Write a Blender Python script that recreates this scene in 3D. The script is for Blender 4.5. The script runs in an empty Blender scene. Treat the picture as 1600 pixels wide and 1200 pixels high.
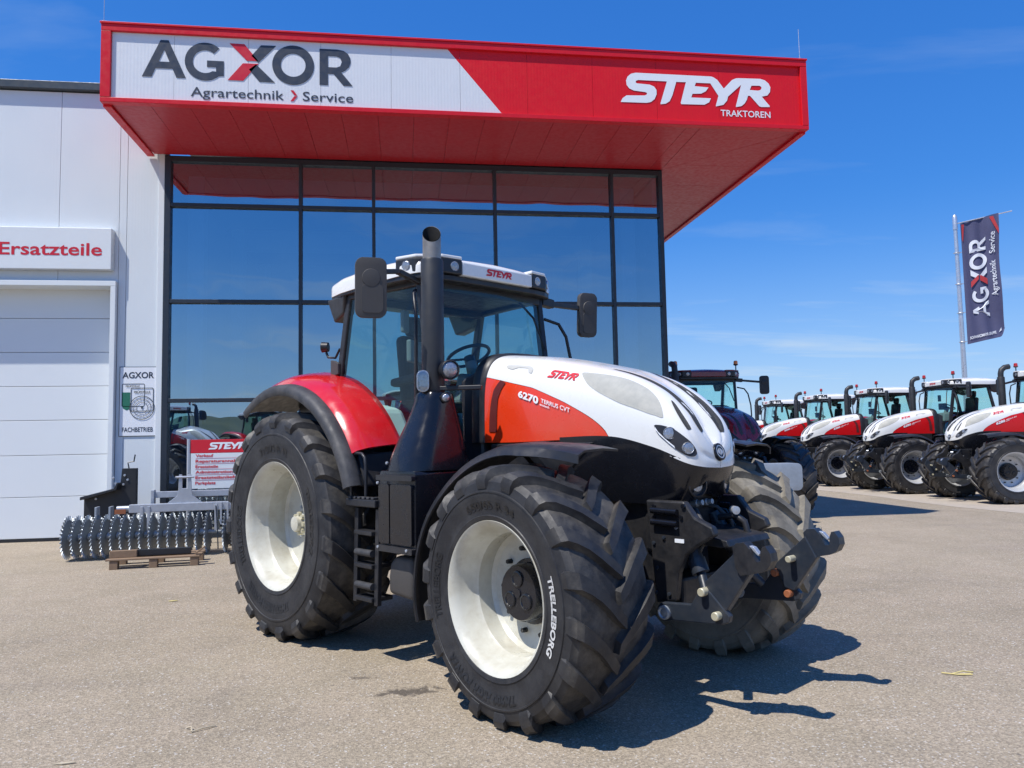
import bpy, bmesh, math, random
import numpy as np
from mathutils import Vector, Matrix
from mathutils.geometry import tessellate_polygon
random.seed(7)
R = math.radians
sc = bpy.context.scene
COL = sc.collection

# ------------------------------------------------------------------ camera
cam = bpy.data.cameras.new("camera")
cam.sensor_width = 36.0
cam.lens = 36.0 * 1198.0 / 1600.0
cam.clip_start = 0.05
cam.clip_end = 6000
camo = bpy.data.objects.new("camera", cam)
COL.objects.link(camo)
_rt = Vector((.99020412, -.1382947, -.01924541))
_up = Vector((.00872422, -.07628518, .99704787))
_fw = Vector((.13935457, .98744881, .07433138))
camo.matrix_world = Matrix(((_rt.x, _up.x, -_fw.x, 0), (_rt.y, _up.y, -_fw.y, 0),
                            (_rt.z, _up.z, -_fw.z, 1.7087), (0, 0, 0, 1)))
sc.camera = camo

# ------------------------------------------------------------------ sky, sun, exposure
SUN_TRAVEL = Vector((.475, .30, -1.0)).normalized()      # the way the light goes
SUN_FROM = -SUN_TRAVEL
w = bpy.data.worlds.new("World")
sc.world = w
w.use_nodes = True
nt = w.node_tree
nt.nodes.clear()
def N(tree, typ, **kw):
    n = tree.nodes.new(typ)
    for k, v in kw.items():
        setattr(n, k, v)
    return n
sky = N(nt, "ShaderNodeTexSky", sky_type='NISHITA', sun_disc=False)
sky.sun_elevation = math.asin(SUN_FROM.z)
sky.sun_rotation = math.atan2(SUN_FROM.x, SUN_FROM.y)
sky.altitude = 400
sky.air_density = 1.0
sky.dust_density = 0.0
sky.ozone_density = 5.0
tc = N(nt, "ShaderNodeTexCoord")
sep = N(nt, "ShaderNodeSeparateXYZ")
nt.links.new(tc.outputs['Generated'], sep.inputs[0])
def wmath(op, a, b=None):
    m = N(nt, "ShaderNodeMath", operation=op)
    for i, v in enumerate((a, b)):
        if v is None:
            continue
        if isinstance(v, (int, float)):
            m.inputs[i].default_value = v
        else:
            nt.links.new(v, m.inputs[i])
    return m.outputs[0]
zz = wmath('ADD', wmath('MAXIMUM', sep.outputs[2], 0.0), 0.10)
cx = wmath('DIVIDE', sep.outputs[0], zz)
cy = wmath('DIVIDE', sep.outputs[1], zz)
comb = N(nt, "ShaderNodeCombineXYZ")
nt.links.new(wmath('ADD', wmath('MULTIPLY', cx, .55), wmath('MULTIPLY', cy, -.25)), comb.inputs[0])
nt.links.new(wmath('MULTIPLY', wmath('ADD', cy, wmath('MULTIPLY', cx, .2)), 1.5), comb.inputs[1])
noi = N(nt, "ShaderNodeTexNoise")
noi.inputs['Scale'].default_value = 1.15
noi.inputs['Detail'].default_value = 7
noi.inputs['Roughness'].default_value = .56
noi.inputs['Distortion'].default_value = .35
nt.links.new(comb.outputs[0], noi.inputs['Vector'])
ramp = N(nt, "ShaderNodeValToRGB")
ramp.color_ramp.elements[0].position = .54
ramp.color_ramp.elements[0].color = (0, 0, 0, 1)
ramp.color_ramp.elements[1].position = .74
ramp.color_ramp.elements[1].color = (1, 1, 1, 1)
nt.links.new(noi.outputs['Fac'], ramp.inputs[0])
# the camera's colour response to the blue sky, channel by channel
sp = N(nt, "ShaderNodeSeparateColor")
nt.links.new(sky.outputs[0], sp.inputs[0])
cc = N(nt, "ShaderNodeCombineColor")
for i, (k_, g_) in enumerate(((.39, 1.13), (.587, .73), (1.02, .5))):
    nt.links.new(wmath('MULTIPLY', wmath('POWER', wmath('MULTIPLY', sp.outputs[i], .15), g_), k_ * 10), cc.inputs[i])
low = wmath('POWER', wmath('MAXIMUM', wmath('SUBTRACT', 1.0, wmath('DIVIDE', wmath('MAXIMUM', sep.outputs[2], 0.0), .30)), 0.0), 2.0)
hz = N(nt, "ShaderNodeMix", data_type='RGBA')
nt.links.new(wmath('MULTIPLY', low, .82), hz.inputs['Factor'])
nt.links.new(cc.outputs[0], hz.inputs[6])
hz.inputs[7].default_value = (6.0, 7.9, 9.6, 1)
mixc = N(nt, "ShaderNodeMix", data_type='RGBA')
nt.links.new(wmath('MULTIPLY', ramp.outputs[0], wmath('ADD', wmath('MULTIPLY', low, .95), .18)), mixc.inputs['Factor'])
nt.links.new(hz.outputs[2], mixc.inputs[6])
mixc.inputs[7].default_value = (7.0, 8.2, 9.3, 1)
bg = N(nt, "ShaderNodeBackground")
bg.inputs['Strength'].default_value = 0.088
nt.links.new(mixc.outputs[2], bg.inputs['Color'])
wo = N(nt, "ShaderNodeOutputWorld")
nt.links.new(bg.outputs[0], wo.inputs['Surface'])

sun = bpy.data.lights.new("sun", 'SUN')
sun.energy = 5.0
sun.angle = R(.53)
sun.color = (1.0, .955, .89)
suno = bpy.data.objects.new("sun", sun)
COL.objects.link(suno)
suno.rotation_euler = SUN_TRAVEL.to_track_quat('-Z', 'Y').to_euler()
suno.location = (-30, -20, 60)
sc.view_settings.view_transform = 'Standard'
sc.view_settings.look = 'None'
sc.view_settings.exposure = 0.08
sc.view_settings.gamma = 1.0
sc.view_settings.use_curve_mapping = False
sc.cycles.use_denoising = True
sc.cycles.max_bounces = 6
sc.cycles.diffuse_bounces = 2
sc.cycles.glossy_bounces = 4
sc.cycles.transparent_max_bounces = 12
sc.cycles.sample_clamp_indirect = 6.0
sc.cycles.use_adaptive_sampling = True
sc.cycles.adaptive_threshold = .015

# ------------------------------------------------------------------ helpers
def put(o, parent=None, label=None, cat=None, group=None, kind=None):
    if o.name not in COL.objects:
        COL.objects.link(o)
    if parent is not None:
        o.parent = parent
    if label: o["label"] = label
    if cat: o["category"] = cat
    if group: o["group"] = group
    if kind: o["kind"] = kind
    return o

def empty(name, loc=(0, 0, 0), rz=0.0, parent=None, **kw):
    o = bpy.data.objects.new(name, None)
    o.empty_display_size = .2
    o.location = loc
    o.rotation_euler = (0, 0, rz)
    return put(o, parent, **kw)

def copy_tree(o, parent=None):
    c = o.copy()
    COL.objects.link(c)
    c.parent = parent
    for ch in list(o.children):
        copy_tree(ch, c)
    return c

class MB:
    """collects shapes and links them as ONE mesh object"""
    def __init__(s):
        s.v = []; s.f = []
    def add(s, vs, fs, M=None):
        o = len(s.v)
        if M is not None:
            vs = [tuple(M @ Vector(p)) for p in vs]
        s.v += [tuple(p) for p in vs]
        s.f += [tuple(i + o for i in f) for f in fs]
        return s
    def box(s, c, d, M=None, rz=0.0, ry=0.0, rx=0.0):
        x, y, z = d[0] / 2, d[1] / 2, d[2] / 2
        vs = [(-x, -y, -z), (x, -y, -z), (x, y, -z), (-x, y, -z), (-x, -y, z), (x, -y, z), (x, y, z), (-x, y, z)]
        T = Matrix.Translation(c) @ Matrix.Rotation(rz, 4, 'Z') @ Matrix.Rotation(ry, 4, 'Y') @ Matrix.Rotation(rx, 4, 'X')
        if M is not None:
            T = M @ T
        return s.add(vs, [(0, 3, 2, 1), (4, 5, 6, 7), (0, 1, 5, 4), (1, 2, 6, 5), (2, 3, 7, 6), (3, 0, 4, 7)], T)
    def bx(s, x0, x1, y0, y1, z0, z1):
        return s.box(((x0 + x1) / 2, (y0 + y1) / 2, (z0 + z1) / 2), (abs(x1 - x0), abs(y1 - y0), abs(z1 - z0)))
    def hexa(s, p):
        """8 corners: bottom 4 then top 4, both counter-clockwise from above"""
        return s.add(p, [(0, 3, 2, 1), (4, 5, 6, 7), (0, 1, 5, 4), (1, 2, 6, 5), (2, 3, 7, 6), (3, 0, 4, 7)])
    def prism(s, loops, t0, t1, fr):
        """2D loops (first outer, rest holes) extruded along the frame's third axis from t0 to t1; fr = (origin, ax, ay, an)"""
        if not isinstance(loops[0][0], (tuple, list)):
            loops = [loops]
        O, ax, ay, an = [Vector(k) for k in fr]
        out = []
        for k, lp in enumerate(loops):
            a = sum(lp[i][0] * lp[(i + 1) % len(lp)][1] - lp[(i + 1) % len(lp)][0] * lp[i][1] for i in range(len(lp)))
            lp = list(lp)
            if (a < 0) == (k == 0):
                lp.reverse()
            out.append(lp)
        tri = tessellate_polygon([[Vector((p[0], p[1], 0)) for p in lp] for lp in out])
        flat = [p for lp in out for p in lp]
        n = len(flat)
        vs = [O + ax * p[0] + ay * p[1] + an * t0 for p in flat] + [O + ax * p[0] + ay * p[1] + an * t1 for p in flat]
        fs = []
        flip = (ax.cross(ay)).dot(an) * (t1 - t0) < 0
        for t in tri:
            a, b, c = t
            pa, pb, pc = flat[a], flat[b], flat[c]
            if (pb[0] - pa[0]) * (pc[1] - pa[1]) - (pb[1] - pa[1]) * (pc[0] - pa[0]) < 0:
                b, c = c, b
            fs.append((a, c, b)); fs.append((a + n, b + n, c + n))
        o = 0
        for lp in out:
            m = len(lp)
            for i in range(m):
                j = (i + 1) % m
                fs.append((o + i, o + j, o + j + n, o + i + n))
            o += m
        if flip:
            fs = [tuple(reversed(f)) for f in fs]
        return s.add(vs, fs)
    def tube(s, path, r, n=10, cap=True):
        path = [Vector(p) for p in path]
        rs = r if isinstance(r, (list, tuple)) else [r] * len(path)
        rings = []
        prev = None
        for i, p in enumerate(path):
            if i == 0: d = path[1] - p
            elif i == len(path) - 1: d = p - path[i - 1]
            else: d = (path[i + 1] - p).normalized() + (p - path[i - 1]).normalized()
            d.normalize()
            if prev is None:
                a = Vector((0, 0, 1)) if abs(d.z) < .9 else Vector((1, 0, 0))
                u = d.cross(a).normalized()
            else:
                u = (prev - d * prev.dot(d)).normalized()
            prev = u
            v = d.cross(u)
            rings.append([p + (u * math.cos(2 * math.pi * k / n) + v * math.sin(2 * math.pi * k / n)) * rs[i] for k in range(n)])
        vs = [q for rg in rings for q in rg]
        fs = []
        for i in range(len(rings) - 1):
            for k in range(n):
                a = i * n + k; b = i * n + (k + 1) % n
                fs.append((a, b, b + n, a + n))
        if cap:
            fs.append(tuple(reversed(range(n))))
            fs.append(tuple(range((len(rings) - 1) * n, len(rings) * n)))
        return s.add(vs, fs)
    def bar(s, a, b, wd, h, up=(0, 0, 1)):
        """rectangular bar from a to b"""
        a, b = Vector(a), Vector(b)
        d = (b - a).normalized()
        u = Vector(up).cross(d)
        if u.length < 1e-4: u = Vector((1, 0, 0)).cross(d)
        u.normalize(); v = d.cross(u)
        c = [(-wd / 2, -h / 2), (wd / 2, -h / 2), (wd / 2, h / 2), (-wd / 2, h / 2)]
        vs = [a + u * p + v * q for p, q in c] + [b + u * p + v * q for p, q in c]
        return s.add(vs, [(3, 2, 1, 0), (4, 5, 6, 7), (0, 1, 5, 4), (1, 2, 6, 5), (2, 3, 7, 6), (3, 0, 4, 7)])
    def lathe(s, prof, fr, n=40, closed=False):
        """profile [(axial, radius)] about frame (origin, axis)"""
        O, ax = Vector(fr[0]), Vector(fr[1]).normalized()
        a = Vector((0, 0, 1)) if abs(ax.z) < .9 else Vector((1, 0, 0))
        u = ax.cross(a).normalized(); v = ax.cross(u)
        vs = []
        for t, r in prof:
            for k in range(n):
                an = 2 * math.pi * k / n
                vs.append(O + ax * t + (u * math.cos(an) + v * math.sin(an)) * r)
        fs = []
        m = len(prof)
        for i in range(m if closed else m - 1):
            j = (i + 1) % m
            for k in range(n):
                l = (k + 1) % n
                fs.append((i * n + k, i * n + l, j * n + l, j * n + k))
        if not closed:
            if prof[0][1] > 1e-6: fs.append(tuple(reversed(range(n))))
            if prof[-1][1] > 1e-6: fs.append(tuple(range((m - 1) * n, m * n)))
        return s.add(vs, fs)
    def grid(s, P, flip=False):
        nu, nv = len(P), len(P[0])
        fs = []
        for i in range(nu - 1):
            for j in range(nv - 1):
                q = (i * nv + j, (i + 1) * nv + j, (i + 1) * nv + j + 1, i * nv + j + 1)
                fs.append(tuple(reversed(q)) if flip else q)
        return s.add([p for row in P for p in row], fs)
    def shell(s, P, t):
        """grid with thickness t along its own normals, closed at the rim"""
        P = np.array([[tuple(p) for p in row] for row in P], float)
        du = np.gradient(P, axis=0); dv = np.gradient(P, axis=1)
        nn = np.cross(du, dv); l = np.linalg.norm(nn, axis=-1, keepdims=True); l[l < 1e-9] = 1
        Q = P - nn / l * t
        nu, nv = P.shape[:2]
        vs = [tuple(p) for p in P.reshape(-1, 3)] + [tuple(p) for p in Q.reshape(-1, 3)]
        o = nu * nv; fs = []
        for i in range(nu - 1):
            for j in range(nv - 1):
                a, b, c, d = i * nv + j, (i + 1) * nv + j, (i + 1) * nv + j + 1, i * nv + j + 1
                fs.append((a, b, c, d)); fs.append((o + d, o + c, o + b, o + a))
        ring = [i * nv for i in range(nu)] + [(nu - 1) * nv + j for j in range(1, nv)] + [i * nv + nv - 1 for i in range(nu - 2, -1, -1)] + list(range(nv - 2, 0, -1))
        for k in range(len(ring)):
            a, b = ring[k], ring[(k + 1) % len(ring)]
            fs.append((b, a, o + a, o + b))
        return s.add(vs, fs)
    def build(s, name, mat, parent=None, smooth=None, bev=0.0, seg=2, fix=True, **kw):
        me = bpy.data.meshes.new(name)
        me.from_pydata(s.v, [], s.f)
        if bev or fix:
            bm = bmesh.new(); bm.from_mesh(me)
            if fix:
                bmesh.ops.recalc_face_normals(bm, faces=bm.faces)
            if bev:
                ed = [e for e in bm.edges if len(e.link_faces) == 2 and e.calc_face_angle(0) > R(28)]
                bmesh.ops.bevel(bm, geom=ed, offset=bev, segments=seg, profile=.5, affect='EDGES', clamp_overlap=True)
            bm.to_mesh(me); bm.free()
        me.materials.append(mat)
        if smooth is not None:
            me.shade_smooth()
            me.set_sharp_from_angle(angle=R(smooth))
        o = bpy.data.objects.new(name, me)
        return put(o, parent, **kw)

def share(o, name=None, parent=None, loc=None, rz=None):
    """another object on the same mesh"""
    c = bpy.data.objects.new(name or o.name.split('.')[0], o.data)
    if loc is not None: c.location = loc
    if rz is not None: c.rotation_euler = (0, 0, rz)
    return put(c, parent if parent is not None else o.parent)

def circle2(cx, cy, r, n=32, a0=0, a1=360):
    full = abs(a1 - a0) >= 360
    m = n if full else n + 1
    return [(cx + r * math.cos(R(a0 + (a1 - a0) * i / n)), cy + r * math.sin(R(a0 + (a1 - a0) * i / n))) for i in range(m)]

def rrect(x0, x1, y0, y1, r, n=5):
    out = []
    for cx_, cy_, a in ((x1 - r, y1 - r, 0), (x0 + r, y1 - r, 90), (x0 + r, y0 + r, 180), (x1 - r, y0 + r, 270)):
        out += circle2(cx_, cy_, r, n, a, a + 90)
    return out

# ---- lettering
_tcache = {}
def text_geo(body, bold=0.0):
    key = (body, bold)
    if key not in _tcache:
        cu = bpy.data.curves.new("t", 'FONT')
        cu.body = body; cu.offset = bold; cu.resolution_u = 3
        o = bpy.data.objects.new("t", cu)
        me = bpy.data.meshes.new_from_object(o)
        vs = [tuple(v.co) for v in me.vertices]; fs = [tuple(p.vertices) for p in me.polygons]
        bpy.data.objects.remove(o); bpy.data.curves.remove(cu); bpy.data.meshes.remove(me)
        _tcache[key] = (vs, fs)
    return _tcache[key]
def cap_h(bold):
    vs, _ = text_geo("H", bold)
    return max(v[1] for v in vs)
def text_to(mb, body, x0, x1, base, cap, fr, off=.004, bold=0.0, fn=None, shear=0.0):
    """writes body between x0 and x1 (frame units), capital height cap; fn maps (x,y)->point instead of the frame"""
    vs, fs = text_geo(body, bold)
    a = min(v[0] for v in vs); b = max(v[0] for v in vs)
    k = cap / cap_h(bold); sx = (x1 - x0) / (b - a)
    out = []
    for v in vs:
        px, py = x0 + (v[0] - a) * sx + shear * v[1] * k, base + v[1] * k
        if fn: out.append(fn(px, py))
        else:
            O, ax, ay, an = [Vector(q) for q in fr]
            out.append(O + ax * px + ay * py + an * off)
    mb.add(out, fs)
    return mb

def poly2(mb, loops, fn):
    if not isinstance(loops[0][0], (tuple, list)): loops = [loops]
    tri = tessellate_polygon([[Vector((p[0], p[1], 0)) for p in lp] for lp in loops])
    flat = [p for lp in loops for p in lp]
    mb.add([fn(*p) for p in flat], [tuple(t) for t in tri])

# the italic word mark, digitised letter by letter (unit height 1, width about 5.1)
_WM = [
 [[(410,175),(125,163),(100,172),(97,188),(110,198),(240,210),(285,230),(308,265),(308,310),(285,360),(245,390),(200,398),(-62,390),(-40,350),(0,322),(185,322),(207,312),(210,295),(190,287),(75,272),(30,250),(5,215),(0,170),(15,130),(50,100),(100,88),(440,102)]],
 [[(440,102),(630,110),(615,182),(515,180),(470,320),(440,380),(400,405),(345,412),(345,400),(418,176),(410,175)]],
 [[(630,110),(880,120),(905,128),(870,192),(720,187),(705,222),(850,235),(820,275),(770,300),(680,302),(665,340),(870,348),(850,390),(800,415),(560,410),(553,398),(615,182)]],
 [[(905,128),(945,155),(1010,245),(1100,155),(1140,138),(1170,135),(1195,205),(1050,330),(1040,370),(1000,415),(920,432),(920,420),(950,322),(870,192)]],
 [[(1170,135),(1400,140),(1450,155),(1490,190),(1507,230),(1500,280),(1470,315),(1410,328),(1490,425),(1490,437),(1400,437),(1380,430),(1285,320),(1262,320),(1250,360),(1225,400),(1190,428),(1132,438),(1130,428),(1195,205)],
  [(1305,213),(1285,258),(1370,265),(1395,260),(1410,245),(1410,225),(1390,213)]],
]
def wordmark(mb, x0, x1, z0, z1, fn, only=range(5)):
    for lps in [_WM[i] for i in only]:
        o = []
        for lp in lps:
            o.append([(x0 + (p[0] + 62) / 1569 * (x1 - x0), z1 - ((p[1] - .04 * p[0]) - 84) / 305 * (z1 - z0)) for p in lp])
        poly2(mb, o, fn)
    return mb

# ------------------------------------------------------------------ materials
def pbr(name, col, rough=.5, metal=0.0, coat=0.0, var=.12, vscale=3.0, bump=0.0, bscale=60.0, dust=None, dustamt=0.0, dscale=2.0, spec=.5, rvar=.1, dlo=.42, soil=None):
    m = bpy.data.materials.new(name)
    m.use_nodes = True
    t = m.node_tree
    b = t.nodes["Principled BSDF"]
    b.inputs['Roughness'].default_value = rough
    b.inputs['Metallic'].default_value = metal
    b.inputs['Specular IOR Level'].default_value = spec
    if coat:
        b.inputs['Coat Weight'].default_value = coat
        b.inputs['Coat Roughness'].default_value = .06
    co = N(t, "ShaderNodeTexCoord")
    n1 = N(t, "ShaderNodeTexNoise")
    n1.inputs['Scale'].default_value = vscale; n1.inputs['Detail'].default_value = 6; n1.inputs['Roughness'].default_value = .6
    t.links.new(co.outputs['Object'], n1.inputs['Vector'])
    mx = N(t, "ShaderNodeMix", data_type='RGBA')
    t.links.new(n1.outputs['Fac'], mx.inputs['Factor'])
    mx.inputs[6].default_value = tuple(c * (1 - var) for c in col) + (1,)
    mx.inputs[7].default_value = tuple(min(c * (1 + var), 1) for c in col) + (1,)
    out = mx.outputs[2]
    mr = N(t, "ShaderNodeMapRange")
    mr.inputs['From Min'].default_value = .3; mr.inputs['From Max'].default_value = .7
    mr.inputs['To Min'].default_value = max(rough - rvar, .02); mr.inputs['To Max'].default_value = min(rough + rvar, 1)
    n2 = N(t, "ShaderNodeTexNoise")
    n2.inputs['Scale'].default_value = vscale * 4.3; n2.inputs['Detail'].default_value = 4
    t.links.new(co.outputs['Object'], n2.inputs['Vector'])
    t.links.new(n2.outputs['Fac'], mr.inputs['Value'])
    t.links.new(mr.outputs[0], b.inputs['Roughness'])
    if dust:
        n3 = N(t, "ShaderNodeTexNoise")
        n3.inputs['Scale'].default_value = dscale; n3.inputs['Detail'].default_value = 9; n3.inputs['Roughness'].default_value = .68
        t.links.new(co.outputs['Object'], n3.inputs['Vector'])
        rp = N(t, "ShaderNodeMapRange")
        rp.inputs['From Min'].default_value = dlo; rp.inputs['From Max'].default_value = .72
        rp.inputs['To Max'].default_value = dustamt
        t.links.new(n3.outputs['Fac'], rp.inputs['Value'])
        m2 = N(t, "ShaderNodeMix", data_type='RGBA')
        t.links.new(rp.outputs[0], m2.inputs['Factor'])
        t.links.new(out, m2.inputs[6])
        m2.inputs[7].default_value = tuple(dust) + (1,)
        out = m2.outputs[2]
    if soil:
        # dried soil packed between the lugs: a band of radii about the wheel axis, broken up by noise
        Rv_, scol = soil
        sx = N(t, "ShaderNodeSeparateXYZ"); t.links.new(co.outputs['Object'], sx.inputs[0])
        cb = N(t, "ShaderNodeCombineXYZ"); t.links.new(sx.outputs[0], cb.inputs[0]); t.links.new(sx.outputs[2], cb.inputs[1])
        ln = N(t, "ShaderNodeVectorMath", operation='LENGTH'); t.links.new(cb.outputs[0], ln.inputs[0])
        up = N(t, "ShaderNodeMapRange"); up.inputs[1].default_value = Rv_ - .05; up.inputs[2].default_value = Rv_ - .02
        dn = N(t, "ShaderNodeMapRange"); dn.inputs[1].default_value = Rv_ + .006; dn.inputs[2].default_value = Rv_ + .034; dn.inputs[3].default_value = 1; dn.inputs[4].default_value = 0
        t.links.new(ln.outputs['Value'], up.inputs[0]); t.links.new(ln.outputs['Value'], dn.inputs[0])
        n5 = N(t, "ShaderNodeTexNoise"); n5.inputs['Scale'].default_value = 7; n5.inputs['Detail'].default_value = 7; n5.inputs['Roughness'].default_value = .7
        t.links.new(co.outputs['Object'], n5.inputs['Vector'])
        nr = N(t, "ShaderNodeMapRange"); nr.inputs[1].default_value = .40; nr.inputs[2].default_value = .66; nr.inputs[4].default_value = .75
        t.links.new(n5.outputs['Fac'], nr.inputs[0])
        m_a = N(t, "ShaderNodeMath", operation='MULTIPLY'); t.links.new(up.outputs[0], m_a.inputs[0]); t.links.new(dn.outputs[0], m_a.inputs[1])
        m_b = N(t, "ShaderNodeMath", operation='MULTIPLY'); t.links.new(m_a.outputs[0], m_b.inputs[0]); t.links.new(nr.outputs[0], m_b.inputs[1])
        m3 = N(t, "ShaderNodeMix", data_type='RGBA')
        t.links.new(m_b.outputs[0], m3.inputs['Factor']); t.links.new(out, m3.inputs[6]); m3.inputs[7].default_value = tuple(scol) + (1,)
        out = m3.outputs[2]
    t.links.new(out, b.inputs['Base Color'])
    if bump:
        n4 = N(t, "ShaderNodeTexNoise")
        n4.inputs['Scale'].default_value = bscale; n4.inputs['Detail'].default_value = 4
        t.links.new(co.outputs['Object'], n4.inputs['Vector'])
        bp = N(t, "ShaderNodeBump")
        bp.inputs['Strength'].default_value = bump; bp.inputs['Distance'].default_value = .01
        t.links.new(n4.outputs['Fac'], bp.inputs['Height'])
        t.links.new(bp.outputs[0], b.inputs['Normal'])
    return m

def glassy(name, tint, base_refl, rough=.0, gcol=(1, 1, 1), wave=0.0):
    """a pane: clear sheet with a coated, partly mirroring surface"""
    m = bpy.data.materials.new(name)
    m.use_nodes = True
    t = m.node_tree
    t.nodes.clear()
    fr = N(t, "ShaderNodeFresnel"); fr.inputs['IOR'].default_value = 1.5
    ad = N(t, "ShaderNodeMath", operation='MULTIPLY_ADD', use_clamp=True)
    t.links.new(fr.outputs[0], ad.inputs[0]); ad.inputs[1].default_value = 1.0; ad.inputs[2].default_value = base_refl
    tr = N(t, "ShaderNodeBsdfTransparent"); tr.inputs[0].default_value = tuple(tint) + (1,)
    gl = N(t, "ShaderNodeBsdfGlossy"); gl.inputs['Roughness'].default_value = rough; gl.inputs[0].default_value = tuple(gcol) + (1,)
    if wave:
        co = N(t, "ShaderNodeTexCoord"); nz = N(t, "ShaderNodeTexNoise")
        nz.inputs['Scale'].default_value = .9; nz.inputs['Detail'].default_value = 1.5
        oi = N(t, "ShaderNodeObjectInfo"); vm = N(t, "ShaderNodeVectorMath", operation='MULTIPLY_ADD')
        t.links.new(oi.outputs['Random'], vm.inputs[0]); vm.inputs[1].default_value = (40, 40, 40); t.links.new(co.outputs['Object'], vm.inputs[2])
        t.links.new(vm.outputs[0], nz.inputs['Vector'])
        bp = N(t, "ShaderNodeBump"); bp.inputs['Strength'].default_value = 1.0; bp.inputs['Distance'].default_value = wave
        t.links.new(nz.outputs['Fac'], bp.inputs['Height']); t.links.new(bp.outputs[0], gl.inputs['Normal'])
    mx = N(t, "ShaderNodeMixShader")
    ge = N(t, "ShaderNodeNewGeometry")
    inv = N(t, "ShaderNodeMath", operation='SUBTRACT'); inv.inputs[0].default_value = 1.0
    t.links.new(ge.outputs['Backfacing'], inv.inputs[1])
    mu = N(t, "ShaderNodeMath", operation='MULTIPLY')
    t.links.new(ad.outputs[0], mu.inputs[0]); t.links.new(inv.outputs[0], mu.inputs[1])
    t.links.new(mu.outputs[0], mx.inputs[0]); t.links.new(tr.outputs[0], mx.inputs[1]); t.links.new(gl.outputs[0], mx.inputs[2])
    o = N(t, "ShaderNodeOutputMaterial")
    t.links.new(mx.outputs[0], o.inputs[0])
    return m

def ribbed(m, axis, pitch, dist=.004, strength=.5):
    """fine vertical profiling of sheet metal as relief"""
    t = m.node_tree
    b = t.nodes["Principled BSDF"]
    co = N(t, "ShaderNodeTexCoord")
    sp = N(t, "ShaderNodeSeparateXYZ")
    t.links.new(co.outputs['Object'], sp.inputs[0])
    mu = N(t, "ShaderNodeMath", operation='MULTIPLY'); mu.inputs[1].default_value = 2 * math.pi / pitch
    t.links.new(sp.outputs[axis], mu.inputs[0])
    si = N(t, "ShaderNodeMath", operation='SINE')
    t.links.new(mu.outputs[0], si.inputs[0])
    bp = N(t, "ShaderNodeBump"); bp.inputs['Strength'].default_value = strength; bp.inputs['Distance'].default_value = dist
    t.links.new(si.outputs[0], bp.inputs['Height'])
    t.links.new(bp.outputs[0], b.inputs['Normal'])
    return m

M = {}
M['wall'] = ribbed(pbr("wall_sheet", (.70, .755, .775), .5, var=.03, vscale=.6), 0, .055, .0012, .15)
M['door'] = pbr("door_panel", (.745, .785, .80), .45, var=.03, vscale=.8)
M['white'] = pbr("white_coated_steel", (.74, .785, .795), .4, var=.03)
M['fascia_w'] = ribbed(pbr("fascia_white", (.72, .745, .77), .45, var=.025), 0, .055, .0015, .2)
M['fascia_r'] = ribbed(pbr("fascia_red", (.72, .010, .018), .45, spec=.3, var=.05), 0, .055, .0015, .2)
M['trim_r'] = pbr("trim_red", (.66, .010, .020), .4, spec=.35, var=.05)
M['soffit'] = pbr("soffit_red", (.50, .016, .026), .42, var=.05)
M['letter_d'] = pbr("letter_dark", (.035, .045, .065), .45)
M['letter_r'] = pbr("letter_red", (.62, .015, .03), .4)
M['letter_w'] = pbr("letter_white", (.82, .85, .88), .4, var=.03)
M['frame'] = pbr("mullion_anthracite", (.022, .030, .042), .4, var=.1)
M['glass'] = glassy("facade_glass", (.46, .60, .72), .42, 0, (.76, .91, 1.0), .006)
M['roofedge'] = pbr("roof_flashing", (.05, .065, .075), .45)
M['concrete'] = pbr("concrete", (.34, .33, .31), .85, bump=.2)
M['dark_in'] = pbr("interior_dark", (.07, .075, .085), .8)
M['in_wall'] = pbr("interior_wall", (.52, .53, .55), .85)
M['galv'] = pbr("galvanised", (.47, .50, .54), .40, metal=.55, var=.2, vscale=9)
M['galv2'] = pbr("galvanised_dull", (.36, .40, .44), .5, metal=.4, var=.22, vscale=9)
M['black_st'] = pbr("black_steel", (.018, .02, .024), .42, var=.2)
M['wood'] = pbr("pallet_wood", (.24, .16, .10), .8, var=.3, vscale=12)
M['green'] = pbr("badge_green", (.02, .16, .10), .5)
M['alu'] = pbr("aluminium", (.62, .64, .67), .35, metal=.7)
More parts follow.
